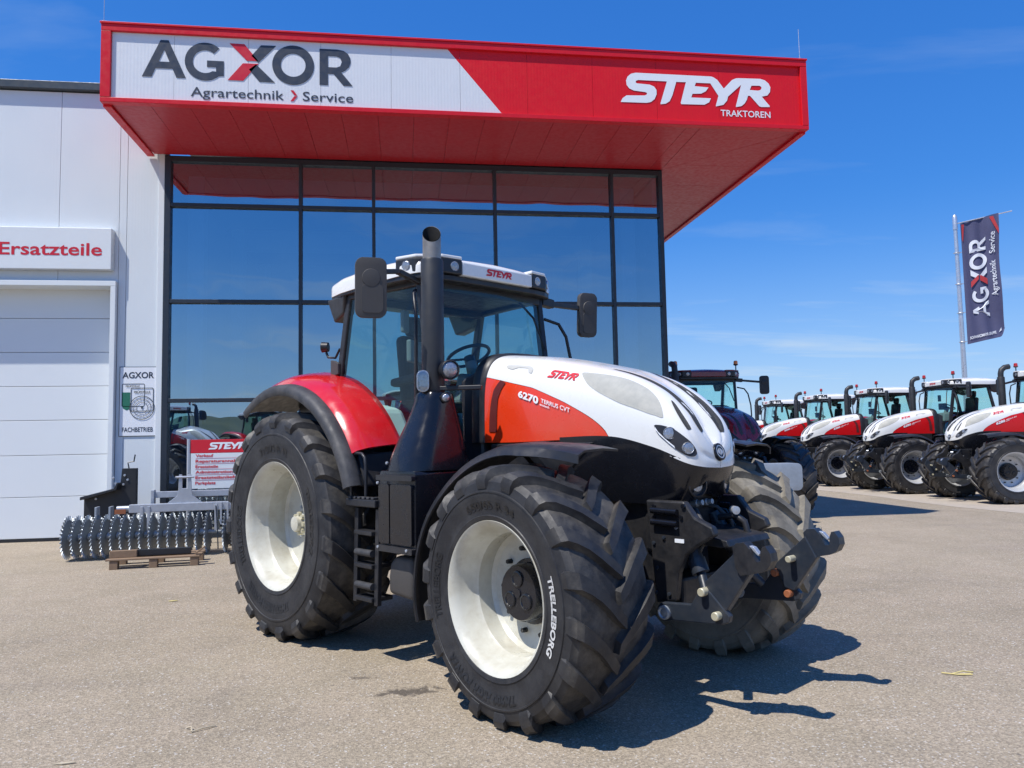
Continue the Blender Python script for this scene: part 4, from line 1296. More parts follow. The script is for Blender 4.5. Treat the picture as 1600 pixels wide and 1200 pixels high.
    zb_ = [3.13, 3.115, 3.105, 3.10, 3.105, 3.11, 3.12, 3.125, 3.13, 3.135]
    zt_ = [3.255, 3.29, 3.32, 3.345, 3.355, 3.345, 3.325, 3.30, 3.285, 3.255]
    P = []
    for k in range(46):
        x = xs_[0] + (xs_[-1] - xs_[0]) * (1 - math.cos(math.pi * k / 45)) / 2
        hw2, zb2, zt2 = np.interp(x, xs_, hw_), np.interp(x, xs_, zb_), np.interp(x, xs_, zt_)
        row = []
        for j in range(33):
            a = math.pi * j / 32
            ca, sa = math.cos(a), math.sin(a)
            y = -hw2 * math.copysign(abs(ca) ** .42, ca)
            row.append((x, y, zb2 + (zt2 - zb2) * (.72 * max(sa, 0) ** .30 + .28 * (1 - (y / hw2) ** 2))))
        P.append(row)
    roof = MB().shell(P, .02).build("roof", roof_m, T, smooth=50)
    lin = [(float(np.interp(x, xs_, hw_)) - .012, x) for x in xs_]
    MB().prism([(x, -h_) for h_, x in lin] + [(x, h_) for h_, x in reversed(lin)], 0, .05, ((0, 0, 3.075), (1, 0, 0), (0, 1, 0), (0, 0, 1))).build("roof_lining", M['t_blk'], roof, bev=.008)
    # air filter bulge under the rear overhang
    for sd in (-1, 1):
        MB().hexa([(.12, sd * .74 - .07, 2.86), (.34, sd * .78 - .06, 2.92), (.34, sd * .78 + .06, 2.92), (.12, sd * .74 + .07, 2.86), (.02, sd * .74 - .09, 3.09), (.40, sd * .80 - .07, 3.09), (.40, sd * .80 + .07, 3.09), (.02, sd * .74 + .09, 3.09)]).build("roof_duct", M['t_blk'], roof, bev=.02)
        # work lamp boxes in the roof corners
        bx_ = MB().hexa([(1.26, sd * .805 - .012, 3.125), (1.30, sd * .835, 3.125), (1.535, sd * .45, 3.125), (1.50, sd * .43, 3.125), (1.26, sd * .80 - .012, 3.255), (1.285, sd * .825, 3.255), (1.535, sd * .45, 3.255), (1.49, sd * .43, 3.255)])
        pts2 = [(1.20, .86), (1.40, .80), (1.545, .62), (1.565, .42), (1.42, .42), (1.15, .6)]
        pts2 = [(x, y * sd) for x, y in pts2]
        lb = MB().prism(pts2, 0, .13, ((0, 0, 3.128), (1, 0, 0), (0, 1, 0), (0, 0, 1))).build("lamp_box", M['t_blk'], roof, bev=.012)
        pts3 = [(x - .004, y * .995) for x, y in pts2]
        MB().prism(pts3, 0, .03, ((0, 0, 3.2585), (1, 0, 0), (0, 1, 0), (0, 0, 1))).build("lamp_box_lid", roof_m, roof, bev=.010)
        for (x, y, nx, ny) in ((1.558, .50, 1, .12), (1.500, .69, .8, .55), (1.315, .835, .28, .95)):
            c = Vector((x, y * sd, 3.193)); n_ = Vector((nx, ny * sd, -.08)).normalized()
            MB().lathe([(-.03, .042), (.000, .042), (.004, .037), (.002, .034), (.004, .018), (.005, .0001)], (c, n_), 20).build("roof_lamp", M['lens'], roof, smooth=35)
    MB().prism([(-.42, 3.125), (.42, 3.125), (.42, 3.245), (-.42, 3.245)], 0, .09, ((1.475, 0, 0), (0, 1, 0), (0, 0, 1), (1, 0, 0))).build("roof_visor", roof_m, roof, bev=.012)
    if style != 'dark':
        t_ = MB()
        wordmark(t_, -.155, .155, 3.16, 3.222, lambda x, z: (1.569, x, z))
        t_.build("roof_lettering", M['letter_r'], roof, fix=False)
    # mirrors
    for sd in (-1, 1):
        if main:
            c = (1.62, -1.38, 2.885) if sd < 0 else (1.33, 1.43, 2.995)
            rz = R(-28) if sd < 0 else R(-14)
            sz = (.09, .235, .455) if sd < 0 else (.10, .215, .455)
        else:
            c, rz, sz = (1.36, 1.43 * sd, 2.93), R(-10 * sd), (.09, .22, .44)
        body = MB()
        hy, hz = sz[1] / 2, sz[2] / 2
        body.prism(rrect(-hy, hy, -hz, hz, .06), 0, sz[0] * .55, ((0, 0, 0), (0, 1, 0), (0, 0, 1), (1, 0, 0)))
        mir = body.build("mirror", M['t_grey'] if main else M['t_blk'], T, bev=.03, seg=3, smooth=50)
        mir.location = c; mir.rotation_euler = (0, R(4 if main else 0), rz)
        MB().prism(rrect(-hy * .9, hy * .9, -hz * .93, hz * .93, .05), -.012, .012, ((0, 0, 0), (0, 1, 0), (0, 0, 1), (1, 0, 0))).build("mirror_glass", M['mirror'], mir, bev=.004)
        MB().lathe([(sz[0] * .50, .072), (sz[0] * .62, .066), (sz[0] * .66, .03), (sz[0] * .66, .0001)], ((0, 0, hz * .32), (1, 0, 0)), 24).build("mirror_boss", M['t_grey'] if main else M['t_blk'], mir, smooth=40)
        MB().prism(rrect(-hy * .62, hy * .78, -hz * .84, hz * .12, .04), sz[0] * .5, sz[0] * .60, ((0, 0, 0), (0, 1, 0), (0, 0, 1), (1, 0, 0))).build("mirror_shell", M['t_grey'] if main else M['t_blk'], mir, bev=.012)
        a = Vector((1.36, sd * .73, 3.06)); b = Vector((c[0] - .01, c[1] - sd * .02, c[2] + .07))
        mb = MB()
        if main and sd < 0:
            mb.bar(a, (1.44, -1.0, 3.10), .05, .045); mb.bar((1.44, -1.0, 3.10), b + Vector((0, 0, .06)), .045, .04)
        else:
            mb.bar(a, a + Vector((.0, sd * .16, -.015)), .08, .085); mb.bar(a + Vector((0, sd * .14, -.015)), b, .05, .048); mb.box(b + Vector((0, -sd * .01, -.05)), (.05, .06, .06))
        mb.build("mirror_arm", M['t_blk'], T, bev=.008)
    # grab rails by the front posts
    for sd in (-1, 1):
        if sd < 0: pth = [(1.38, -.78, 2.98), (1.46, -.86, 2.93), (1.505, -.87, 2.72), (1.49, -.865, 2.40), (1.485, -.86, 2.05), (1.50, -.80, 1.86), (1.50, -.72, 1.82)]
        else: pth = [(1.40, .74, 2.88), (1.44, .90, 2.84), (1.46, .98, 2.72), (1.48, 1.03, 2.45), (1.50, 1.03, 2.2), (1.52, .9, 1.95), (1.52, .72, 1.9)]
        MB().tube(pth, .016, 8).build("grab_rail", M['t_blk'], T, smooth=60)
    # wiper
    MB().tube([(1.375, .42, 3.02), (1.47, .52, 2.86), (1.545, .60, 2.55)], .012, 6).build("wiper", M['t_blk'], T)

    # rear mudguards: the arc's centre moves back towards the cab
    def gx(y): return float(np.interp(abs(y), [.7, .8, 1.0, 1.2, 1.3], [-.20, -.175, -.12, -.08, -.07]))
    for sd in (-1, 1):
        P = []
        yy = [(-.70, 1.44), (-.82, 1.44), (-.95, 1.42), (-1.07, 1.395), (-1.155, 1.355), (-1.195, 1.30)]
        for k in range(31):
            a = R(31 + (121 - 31) * k / 30)
            P.append([(gx(y) + r_ * math.cos(a), y * -sd, .95 + r_ * math.sin(a)) for y, r_ in yy])
        gd_ = MB().shell(P, -.02 * sd if 0 else .02 * (1 if sd > 0 else -1)).build("rear_mudguard", fend_m, T, smooth=50)
        P = []
        yy = [(-1.175, 1.290), (-1.20, 1.306), (-1.268, 1.296), (-1.288, 1.276), (-1.290, 1.245), (-1.278, 1.225)]
        for k in range(37):
            a = R(19 + (122 - 19) * k / 36)
            P.append([(gx(y) + r_ * math.cos(a), y * -sd, .95 + r_ * math.sin(a)) for y, r_ in yy])
        MB().shell(P, .02 * (1 if sd > 0 else -1)).build("mudguard_lip", M['t_lip'], gd_, smooth=50)
        P = []
        for k in range(25):
            a = R(8 + (115 - 8) * k / 24)
            P.append([(gx(y) + r_ * math.cos(a), y * -sd, .95 + r_ * math.sin(a)) for y, r_ in ((-.68, 1.10), (-.70, 1.25), (-.70, 1.385))])
        MB().shell(P, .015).build("mudguard_cheek", M['t_blk'], gd_, smooth=50)
        P = []
        for k in range(25):
            a = R(24 + (120 - 24) * k / 24)
            P.append([(gx(y) + r_ * math.cos(a), y * -sd, .95 + r_ * math.sin(a)) for y, r_ in ((-.69, 1.27), (-.95, 1.275), (-1.18, 1.265), (-1.27, 1.24))])
        MB().shell(P, .012 * (1 if sd > 0 else -1)).build("mudguard_liner", M['t_blk'], gd_, smooth=50)
        # black panel below the red front of the mudguard
        MB().hexa([(.90, sd * 1.0 - .12, 1.36), (1.14, sd * 1.0 - .12, 1.36), (1.14, sd * 1.0 + .12, 1.36), (.90, sd * 1.0 + .12, 1.36), (.86, sd * .93 - .22, 1.64), (1.03, sd * .93 - .20, 1.64), (1.08, sd * .93 + .2, 1.64), (.86, sd * .93 + .22, 1.64)]).build("mudguard_foot", M['t_blk'], gd_, bev=.02)
        # front mudguards
        P = []
        ff = [(-.78, .905), (-.95, .915), (-1.14, .905), (-1.21, .885), (-1.235, .84)]
        for k in range(31):
            ad_ = 203 + (84 - 203) * k / 30; a = R(ad_)
            fl = float(np.interp(ad_, [84, 100, 115, 137, 150, 180, 203], [1, 1.005, 1.02, 1.07, 1.115, 1.17, 1.25]))
            P.append([(2.96 + r_ * fl * math.cos(a), y * -sd, .775 + r_ * math.sin(a)) for y, r_ in ff])
        for k in range(1, 7):
            P.append([(P[30][j][0] + .07 * k, P[30][j][1] * (1 - .012 * k * j / 4), P[30][j][2] - .0012 * k * k) for j in range(5)])
        fm_ = MB().shell(P, .014 * (-1 if sd > 0 else 1)).build("front_mudguard", M['t_blk'] if style != 'row' else M['t_blk'], T, smooth=50)
        MB().bar((2.9, sd * .5, 1.2), (2.85, sd * 1.0, 1.66), .06, .05).build("mudguard_bracket", M['t_frame'], fm_)

    # right-hand side: step, tank, exhaust ---------------------------------------
    for sd in ((-1,) if main else (1, -1)):
        f = sd
        ld_ = empty("boarding_ladder", parent=T)
        for x in (1.105, 1.405):
            MB().hexa([(x - .025, f * 1.19 - .02, .46), (x + .025, f * 1.19 - .02, .46), (x + .025, f * 1.19 + .02, .46), (x - .025, f * 1.19 + .02, .46), (x - .025, f * 1.17 - .02, 1.20), (x + .025, f * 1.17 - .02, 1.20), (x + .025, f * 1.17 + .02, 1.20), (x - .025, f * 1.17 + .02, 1.20)]).build("rail", M['t_blk'], ld_, bev=.006)
        for z in (.50, .755, 1.01):
            MB().box((1.255, f * 1.13, z), (.25, .20, .035)).build("rung", M['t_blk'], ld_, bev=.006)
            if z < 1: MB().tube([(1.14, f * 1.21, z + .10), (1.37, f * 1.21, z + .10)], .028, 10).build("rung_guard", M['t_lip'], ld_, smooth=60)
        MB().box((1.25, f * 1.08, 1.245), (.42, .34, .06)).build("platform", M['t_blk'], ld_, bev=.008)
        for k in range(6):
            MB().box((1.09 + .065 * k, f * 1.22, 1.284), (.035, .05, .018)).build("tread", M['t_lip'], ld_, bev=.004)
        MB().tube([(1.0, f * 1.17, 1.29), (1.0, f * 1.17, 1.55), (1.03, f * 1.17, 1.61), (1.08, f * 1.17, 1.635), (1.16, f * 1.17, 1.63), (1.20, f * 1.17, 1.60), (1.215, f * 1.17, 1.54), (1.215, f * 1.17, 1.29)], .014, 8).build("hand_loop", M['t_blk'], ld_, smooth=60)
    tank = MB().prism(rrect(1.46, 1.92, .90, 1.50, .03), .55, 1.20, ((0, 0, 0), (1, 0, 0), (0, 0, 1), (0, -1, 0))).build("exhaust_cleaner", M['t_gloss'], T, bev=.03, seg=3, smooth=50)
    MB().prism(rrect(1.475, 1.615, .955, 1.40, .02), 1.19, 1.225, ((0, 0, 0), (1, 0, 0), (0, 0, 1), (0, -1, 0))).build("cleaner_panel", M['t_gloss'], tank, bev=.012)
    MB().prism(rrect(1.63, 1.90, .955, 1.40, .02), 1.19, 1.225, ((0, 0, 0), (1, 0, 0), (0, 0, 1), (0, -1, 0))).build("cleaner_panel", M['t_gloss'], tank, bev=.012)
    MB().prism(rrect(1.455, 1.92, 1.43, 1.47, .01), 1.18, 1.235, ((0, 0, 0), (1, 0, 0), (0, 0, 1), (0, -1, 0))).build("cleaner_band", M['t_blk'], tank, bev=.008)
    MB().prism(rrect(1.455, 1.92, .895, .94, .01), 1.15, 1.24, ((0, 0, 0), (1, 0, 0), (0, 0, 1), (0, -1, 0))).build("cleaner_band", M['t_blk'], tank, bev=.008)
    for x, z in ((1.49, 1.41), (1.49, .925), (1.86, .925), (1.55, 1.56)):
        MB().lathe([(0, .012), (.012, .011), (.014, .0001)], ((x, -1.236 if z < 1.5 else -1.19, z), (0, -1, 0)), 8).build("bolt", M['galv'], tank)
    MB().prism([(1.50, .56), (1.82, .54), (1.82, .86), (1.60, .86), (1.52, .80), (1.50, .70)], .70, 1.16, ((0, 0, 0), (1, 0, 0), (0, 0, 1), (0, -1, 0))).build("battery_box", M['t_grey'], T, bev=.04, seg=3, smooth=50)
    # shroud that narrows up to the stack
    P = []
    for t_ in [k / 14 for k in range(15)]:
        e = t_ * t_ * (3 - 2 * t_)
        x0_, x1_ = 1.465 + (1.60 - 1.465) * (.55 * t_ + .45 * e), 1.93 + (1.84 - 1.93) * (.5 * t_ + .5 * e)
        y0_, y1_ = -1.205 + (-.985 + 1.205) * (.5 * t_ + .5 * e), -.60 + (-.73 + .60) * t_
        z_ = 1.50 + .58 * t_
        P.append([(x, y, z_) for x, y in [( (x0_ + x1_) / 2 + (x1_ - x0_) / 2 * math.copysign(abs(math.cos(a)) ** .5, math.cos(a)), (y0_ + y1_) / 2 + (y1_ - y0_) / 2 * math.copysign(abs(math.sin(a)) ** .5, math.sin(a))) for a in [2 * math.pi * k / 40 for k in range(41)]]])
    P.append([(1.722 + (p[0] - 1.722) * .9, -.857 + (p[1] + .857) * .9, 2.10) for p in P[-1]])
    MB().grid(P).build("stack_shroud", M['t_gloss'], T, smooth=50)
    ex = MB().lathe([(2.08, .084), (2.10, .090), (3.15, .090), (3.165, .084), (3.165, .0001)], ((1.715, -.865, 0), (0, 0, 1)), 28).build("exhaust_stack", M['exh_b'], T, smooth=40)
    if main:
        def mitre(r_, z0, mat, name, inner=False):
            n = 28; vs = []; d_ = Vector((.80, -.60, 0))
            for k in range(n):
                a = 2 * math.pi * k / n
                p = Vector((r_ * math.cos(a), r_ * math.sin(a), 0))
                vs.append((1.715 + p.x, -.865 + p.y, z0)); vs.append((1.715 + p.x, -.865 + p.y, 3.375 - p.dot(d_) * 1.15))
            fs = [(2 * k, 2 * ((k + 1) % n), 2 * ((k + 1) % n) + 1, 2 * k + 1) for k in range(n)]
            if inner: fs.append(tuple(2 * k for k in range(n)))
            MB().add(vs, fs).build(name, mat, ex, smooth=60, fix=False)
        mitre(.073, 3.12, M['exh'], "exhaust_tip")
        mitre(.069, 3.18, M['soot'], "exhaust_bore", True)
    else:
        tip = [(1.715, -.865, 3.13), (1.715, -.865, 3.25), (1.69, -.865, 3.35), (1.60, -.865, 3.42), (1.48, -.865, 3.44)]
        MB().tube(tip, .07, 16).build("exhaust_tip", M['exh_b'], ex, smooth=60)
    if main:
        # lamps on the shroud
        lp = MB()
        lp.bar((1.72, -.90, 2.13), (2.06, -.66, 2.13), .05, .035)
        br = lp.build("lamp_bracket", M['t_blk'], T, bev=.006)
        d_ = Vector((.75, -.62, 0)).normalized(); u_ = Vector((-d_.y, d_.x, 0))
        fr_ = (Vector((1.74, -.985, 2.185)), u_, Vector((0, 0, 1)), d_)
        MB().prism(rrect(-.048, .048, -.085, .085, .045), -.055, .03, fr_).build("marker_lamp", M['lens'], T, bev=.012, seg=3, smooth=50)
        MB().prism(rrect(-.040, .040, -.076, .076, .038), .031, .040, fr_).build("marker_lens", M['lens_g'], T, bev=.006, smooth=50)
        c = Vector((1.90, -.845, 2.27)); n_ = Vector((.95, -.30, -.05)).normalized()
        rl = MB().lathe([(-.07, .055), (-.06, .072), (.01, .078), (.016, .07), (.004, .064), (-.02, .03), (-.022, .0001)], (c, n_), 28).build("work_lamp", M['t_blk'], T, smooth=35)
        MB().lathe([(.0, .066), (.012, .058), (.022, .03), (.024, .0001)], (c, n_), 24).build("work_lamp_lens", M['lens'], rl, smooth=60)
        c = Vector((1.86, -.86, 2.055)); n_ = Vector((.85, -.5, -.05)).normalized()
        rl = MB().lathe([(-.04, .036), (.01, .04), (.014, .034), (.014, .0001)], (c, n_), 20).build("work_lamp", M['t_blk'], T, smooth=35)
        MB().lathe([(.012, .031), (.02, .02), (.022, .0001)], (c, n_), 18).build("work_lamp_lens", M['lens'], rl, smooth=60)
        # rear flood lamp and plate on the rear post
        c = Vector((.06, -.88, 2.63)); n_ = Vector((-.75, -.65, 0)).normalized()
        rl = MB().lathe([(-.045, .03), (-.04, .045), (.02, .05), (.025, .042), (.02, .0001)], (c, n_), 18).build("flood_lamp", M['t_blk'], T, smooth=35)
        MB().lathe([(.021, .04), (.028, .02), (.029, .0001)], (c, n_), 16).build("flood_lamp_lens", M['lens'], rl, smooth=60)
        MB().tube([(.08, -.87, 2.58), (.10, -.86, 2.53), (.18, -.83, 2.52), (.24, -.82, 2.60)], .012, 8).build("flood_lamp_arm", M['t_blk'], rl, smooth=60)
        MB().prism([(.14, 2.34), (.27, 2.36), (.27, 2.46), (.20, 2.49), (.14, 2.50)], .83, .86, ((0, 0, 0), (1, 0, 0), (0, 0, 1), (0, -1, 0))).build("hinge_plate", M['t_grey'], T, bev=.006)
    else:
        # beacon and plain lamps
        for by_ in (-.74, .74):
            bx_ = 1.38
            MB().tube([(bx_, by_, 3.24), (bx_, by_, 3.42)], .014, 8).build("beacon_stem", M['t_blk'], T)
            MB().lathe([(0, .035), (.02, .058), (.03, .056), (.03, .0001)], ((bx_, by_, 3.40), (0, 0, 1)), 16).build("beacon_base", M['t_blk'], T, smooth=40)
            MB().lathe([(0, .05), (.07, .046), (.085, .03), (.086, .0001)], ((bx_, by_, 3.43), (0, 0, 1)), 16).build("beacon", M['redlens'] if style == 'row' else M['amber'], T, smooth=40)

    # front linkage ----------------------------------------------------------------
    FR = lambda y: ((0, y, 0), (1, 0, 0), (0, 0, 1), (0, -1, 0))
    fl_ = empty("front_linkage", parent=T)
    for sd in (-1, 1):
        y = sd * .33
        MB().prism([(3.36, 1.30), (3.66, 1.30), (3.74, 1.20), (3.86, 1.15), (3.88, 1.10), (3.74, 1.02), (3.655, .955), (3.60, .84), (3.575, .66), (3.42, .63), (3.395, .95)], -.03, .03, FR(y)).build("support_plate", M['t_frame'], fl_, bev=.012)
        for z in (1.235, 1.16):
            MB().tube([(3.42, y - .05 * 1, z), (3.62, y - .05, z - .005)], .022, 8).build("hose", M['t_gloss'], fl_, smooth=60)
        for (x, z, r_) in ((3.43, 1.26, .014), (3.43, 1.185, .014), (3.66, 1.27, .016), (3.64, 1.20, .013), (3.60, 1.13, .010)):
            MB().lathe([(0, r_), (.012, r_), (.013, .0001)], ((x, y + sd * .031, z), (0, sd, 0)), 10).build("bolt", M['galv'] if r_ < .012 else M['t_gloss'], fl_)
        y = sd * .45
        MB().prism([(3.50, .605), (3.515, .645), (3.545, .668), (3.60, .672), (3.76, .685), (3.80, .74), (3.835, .79), (3.87, .80), (3.91, .77), (4.03, .65), (4.02, .61), (3.97, .59), (3.62, .565), (3.55, .548), (3.515, .57)], -.022, .022, FR(y)).build("lower_link", M['t_steelb'], fl_, bev=.008)
        MB().prism([(3.86, .83), (4.09, 1.04), (4.165, .905), (3.995, .665), (3.93, .68)], -.032, .032, FR(y * .965)).build("link_beam", M['t_steelb'], fl_, bev=.008)
        MB().prism([(4.075, 1.06), (4.10, 1.085), (4.15, 1.092), (4.185, 1.06), (4.20, 1.02), (4.225, .988), (4.25, .995), (4.252, 1.045), (4.265, 1.078), (4.285, 1.082), (4.312, 1.045), (4.318, 1.0), (4.295, .955), (4.25, .93), (4.20, .918), (4.12, .90), (4.09, .94)], -.04, .04, FR(y)).build("coupling_hook", M['t_frame'] if sd < 0 else M['t_steelb'], fl_, bev=.008)
        MB().prism([(4.17, 1.075), (4.20, 1.07), (4.235, 1.03), (4.228, 1.018), (4.195, 1.045)], -.018, .018, FR(y)).build("hook_latch", M['galv'], fl_, bev=.004)
        MB().lathe([(-.035, .044), (.035, .044), (.04, .034), (.03, .026), (.034, .018), (.034, .0001)], ((3.567, y + sd * .005, .608), (0, sd, 0)), 24).build("pivot", M['galv2'], fl_, smooth=35)
        for (x, z, mt) in ((3.865, .775, 'pin'), (3.955, .645, 'pin')):
            MB().lathe([(-.06, .024), (.055, .026), (.06, .022), (.06, .0001)], ((x, y + sd * .0 - .01, z), (0, -1, 0)), 16).build("pin", M[mt] if sd < 0 else M['rust'], fl_, smooth=35)
        MB().lathe([(-.03, .022), (.05, .022), (.055, .018), (.055, .0001)], ((4.0, sd * .38, .885), (0, -1, 0)), 16).build("pin", M['pin'], fl_, smooth=35)
        cy_ = MB().tube([(3.52, sd * .20, 1.18), (3.66, sd * .24, .92)], .05, 16); cy_.tube([(3.66, sd * .24, .92), (3.70, sd * .25, .84)], .058, 16); cy_.tube([(3.70, sd * .25, .84), (3.80, sd * .34, .70)], .03, 12)
        cy_.build("lift_cylinder", M['t_steelb'], fl_, smooth=40)
    MB().bx(3.42, 3.60, -.30, .30, .62, .80).build("cross_member", M['t_frame'], fl_, bev=.02)
    MB().bx(3.30, 3.52, -.30, .30, .95, 1.30).build("linkage_block", M['t_frame'], fl_, bev=.02)
    MB().prism([(3.52, 1.12), (3.90, 1.06), (3.92, 1.02), (3.85, 1.01), (3.52, 1.04)], -.26, .26, FR(0)).build("top_link_tray", M['t_frame'], fl_, bev=.008)
    hk = MB().tube([(3.62, .12, 1.16), (3.74, .13, 1.18), (3.80, .14, 1.14), (3.82, .15, 1.05)], .022, 10); hk.build("top_link_hook", M['t_frame'], fl_, smooth=60)
    MB().lathe([(-.03, .028), (.03, .028), (.032, .014), (.032, .0001)], ((3.74, .12, 1.215), (.8, -.6, 0)), 16).build("pin", M['galv'], fl_, smooth=40)
    for sd in (-1, 1):
        MB().tube([(3.50, sd * .10, 1.24), (3.60, sd * .13, 1.23), (3.68, sd * .17, 1.14), (3.69, sd * .20, 1.02), (3.665, sd * .235, .93)], .014, 8).build("hydraulic_hose", M['t_lip'], fl_, smooth=60)
        MB().tube([(3.48, sd * .22, 1.22), (3.60, sd * .25, 1.20), (3.66, sd * .27, 1.08), (3.62, sd * .24, .98)], .012, 8).build("hydraulic_hose", M['t_gloss'], fl_, smooth=60)
        MB().lathe([(0, .024), (.05, .024), (.055, .018), (.09, .018), (.092, .0001)], ((3.52, sd * .06, 1.26), (1, 0, .15)), 12).build("coupling", M['galv2'], fl_, smooth=35)
        for x, z in ((3.43, .70), (3.53, .70), (3.44, .86), (3.42, 1.02), (3.50, 1.06)):
            MB().lathe([(0, .013), (.012, .012), (.013, .0001)], ((x, sd * .361, z), (0, sd, 0)), 6).build("bolt", M['t_steelb'], fl_)
    if main:
        MB().prism(rrect(3.585, 3.655, 1.035, 1.06, .003), 0, .003, ((0, -.361, 0), (1, 0, 0), (0, 0, 1), (0, -1, 0))).build("type_plate", M['letter_w'], fl_)
    else:
        MB().prism(rrect(-.10, -.03, 1.08, 1.16, .004), 0, .004, ((3.70, .36, 0), (0, 1, 0), (0, 0, 1), (1, 0, 0))).build("warning_sticker", M['sticker_y'], fl_)
    # hydraulic hoses by the axle
    for k in range(3):
        MB().tube([(3.25, -.45 - .03 * k, 1.15), (3.35, -.55, 1.05 - .06 * k), (3.38, -.58, .90 - .05 * k), (3.30, -.62, .82)], .013, 6).build("hose", M['t_blk'], T, smooth=60)
    return T

MAIN = make_tractor("large orange-red and white tractor with dusty tyres in the foreground", style='main')
MAIN.location = (-.0656, 7.9545, 0)
MAIN.rotation_euler = (0, 0, -.95)
# ------------------------------------------------------------------ other tractors
ROW_LABELS = [
 "nearest red and white tractor of the parked row, at the right edge",
 "second red and white tractor of the parked row, below the flag",
 "third red and white tractor of the parked row, whole front wheel visible",
 "fourth red and white tractor of the row, half behind the dark tractor",
 "farthest red and white tractor at the left end of the parked row"]
ROW = make_tractor(ROW_LABELS[0], "tractors parked in a row at the right", 'row')
RH = R(-187)
def row_at(o, k):
    o.location = (17.35 + .06 * k, 17.3 + 3.72 * k, 0)
    o.rotation_euler = (0, 0, RH + R((0, 1.2, -.8, 1.6, -.5)[k]))
row_at(ROW, 0)
for k in (1, 2, 3, 4):
    c = copy_tree(ROW)
    c["label"] = ROW_LABELS[k]
    row_at(c, k)
DARK = make_tractor("dark red and black tractor standing behind the bonnet of the foreground tractor", None, 'dark')
DARK.location = (7.125, 18.65, 0)
DARK.rotation_euler = (0, 0, R(-92))
# grey front weight of the dark tractor
MB().prism(rrect(-.62, .62, .0, .52, .10), 0, .42, ((4.28, 0, .66), (0, 1, 0), (0, 0, 1), (1, 0, 0))).build("front_weight", M['galv2'], DARK, bev=.04, seg=3, smooth=50)


# two more of the kind stand behind the photographer and show in the glass
for k, (x, y, a) in enumerate(((-10.2, -2.2, R(35)), (-7.0, -5.8, R(40)))):
    c = copy_tree(ROW)
    c["label"] = ("tractor mirrored in the lowest left pane beside the wall", "tractor mirrored in the glass above the direction board")[k]
    c["group"] = "tractors behind the photographer"
    c.location = (x, y, 0); c.rotation_euler = (0, 0, a)

# ------------------------------------------------------------------ flag
M['flag'] = pbr("flag_cloth", (.075, .078, .155), .75, var=.12, vscale=1.2)
M['flag_r'] = pbr("flag_cloth_red", (.52, .045, .05), .75)
M['flag_w'] = pbr("flag_cloth_white", (.74, .76, .80), .75)
FLX, FLY = 20.80, 26.0
fp = empty("flag_pole", (FLX, FLY, 0), label="tall aluminium flag pole behind the parked tractors", cat="flag pole")
MB().tube([(0, 0, 0), (0, 0, 4), (0, 0, 9.9)], [.10, .09, .065], 16).build("pole", M['alu'], fp, smooth=40)
MB().lathe([(9.4, .085), (9.85, .085), (9.95, .06), (10.0, .0001)], ((0, 0, 0), (0, 0, 1)), 16).build("pole_head", M['alu'], fp, smooth=40)
fa = math.atan2(-.36, .93)
FD = Vector((math.cos(fa), math.sin(fa), 0)); FN = Vector((FD.y, -FD.x, 0))
MB().tube([Vector((0, 0, 9.62)), FD * 1.95 + Vector((0, 0, 9.96))], .022, 8).build("boom", M['alu'], fp, smooth=40)
for z in (5.1, 6.2, 7.3, 8.5):
    MB().tube([Vector((.11 * math.cos(a), .11 * math.sin(a), z)) for a in [2 * math.pi * q / 12 for q in range(13)]] + [FD * .24 + Vector((0, 0, z + .05))], .012, 5).build("ring", M['alu'], fp)
fl = empty("flag", (FLX, FLY, 5.0), label="dark blue banner flag with white upright lettering hanging from the pole", cat="flag")
FH, FW = 4.62, 1.30
def flagP(a, b, off=0.0):
    """a 0..1 across, b 0..1 up"""
    w_ = .10 * a * math.sin(5.2 * a + 3.1 * b) + .05 * a * math.sin(11 * b + 4 * a) + .03 * math.sin(16 * a + 2 * b)
    drop = .10 * max(0, a - .82) ** 1.2 * (1 - b) * 0 + (.30 * max(0, (a - .86) / .14) ** 2 if b < .001 else 0)
    p = FD * (.17 + FW * a * (1 - .05 * math.sin(b * 3.0) + .03 * (1 - b))) + Vector((0, 0, FH * b + .28 * a + (0 if b > .06 else .35 * max(0, (a - .85) / .15) ** 2 * (1 - b / .06))))
    return p + FN * (w_ + off)
mb = MB().shell([[flagP(i / 30, j / 60) for j in range(61)] for i in range(31)], .004)
mb.build("cloth", M['flag'], fl, smooth=60)
def flag_fn(off):
    return lambda x, y: flagP(.66 - y * .46, .185 + x * .655, off)
def flag_letters(lps):
    mb = MB()
    for k, loops in enumerate(lps):
        L = loops if isinstance(loops[0][0], (tuple, list)) else [loops]
        L = [[((p[0] + 4.246) / 3.42, (p[1] - 7.83) / .64) for p in lp] for lp in L]
        for off in (.034, -.034):
            poly2(mb, L, flag_fn(off))
    return mb
for lps_, mt_ in ((AGX_D, 'flag_w'), (AGX_R, 'flag_r')):
    for one in lps_:
        flag_letters([one]).build("letter", M[mt_], fl, fix=False)
mb = MB()
for off in (.034, -.034):
    text_to(mb, "Agrartechnik", .34, .63, 0, .085, None, bold=.012, fn=lambda x, y, off=off: flagP(.88 - y * 1.7, x, off))
    text_to(mb, "Service", .69, .86, 0, .085, None, bold=.012, fn=lambda x, y, off=off: flagP(.88 - y * 1.7, x, off))
mb.build("banner_lettering", M['flag_w'], fl, fix=False)
mb = MB()
for off in (.03, -.03):
    poly2(mb, [(.02, .985), (.10, .985), (.04, .84), (.02, .86)], lambda x, y, off=off: flagP(x, y, off))
    poly2(mb, [(.74, .985), (.84, .985), (.985, .87), (.985, .83)], lambda x, y, off=off: flagP(x, y, off))
mb.build("banner_print", M['flag_r'], fl, fix=False)
mb = MB()
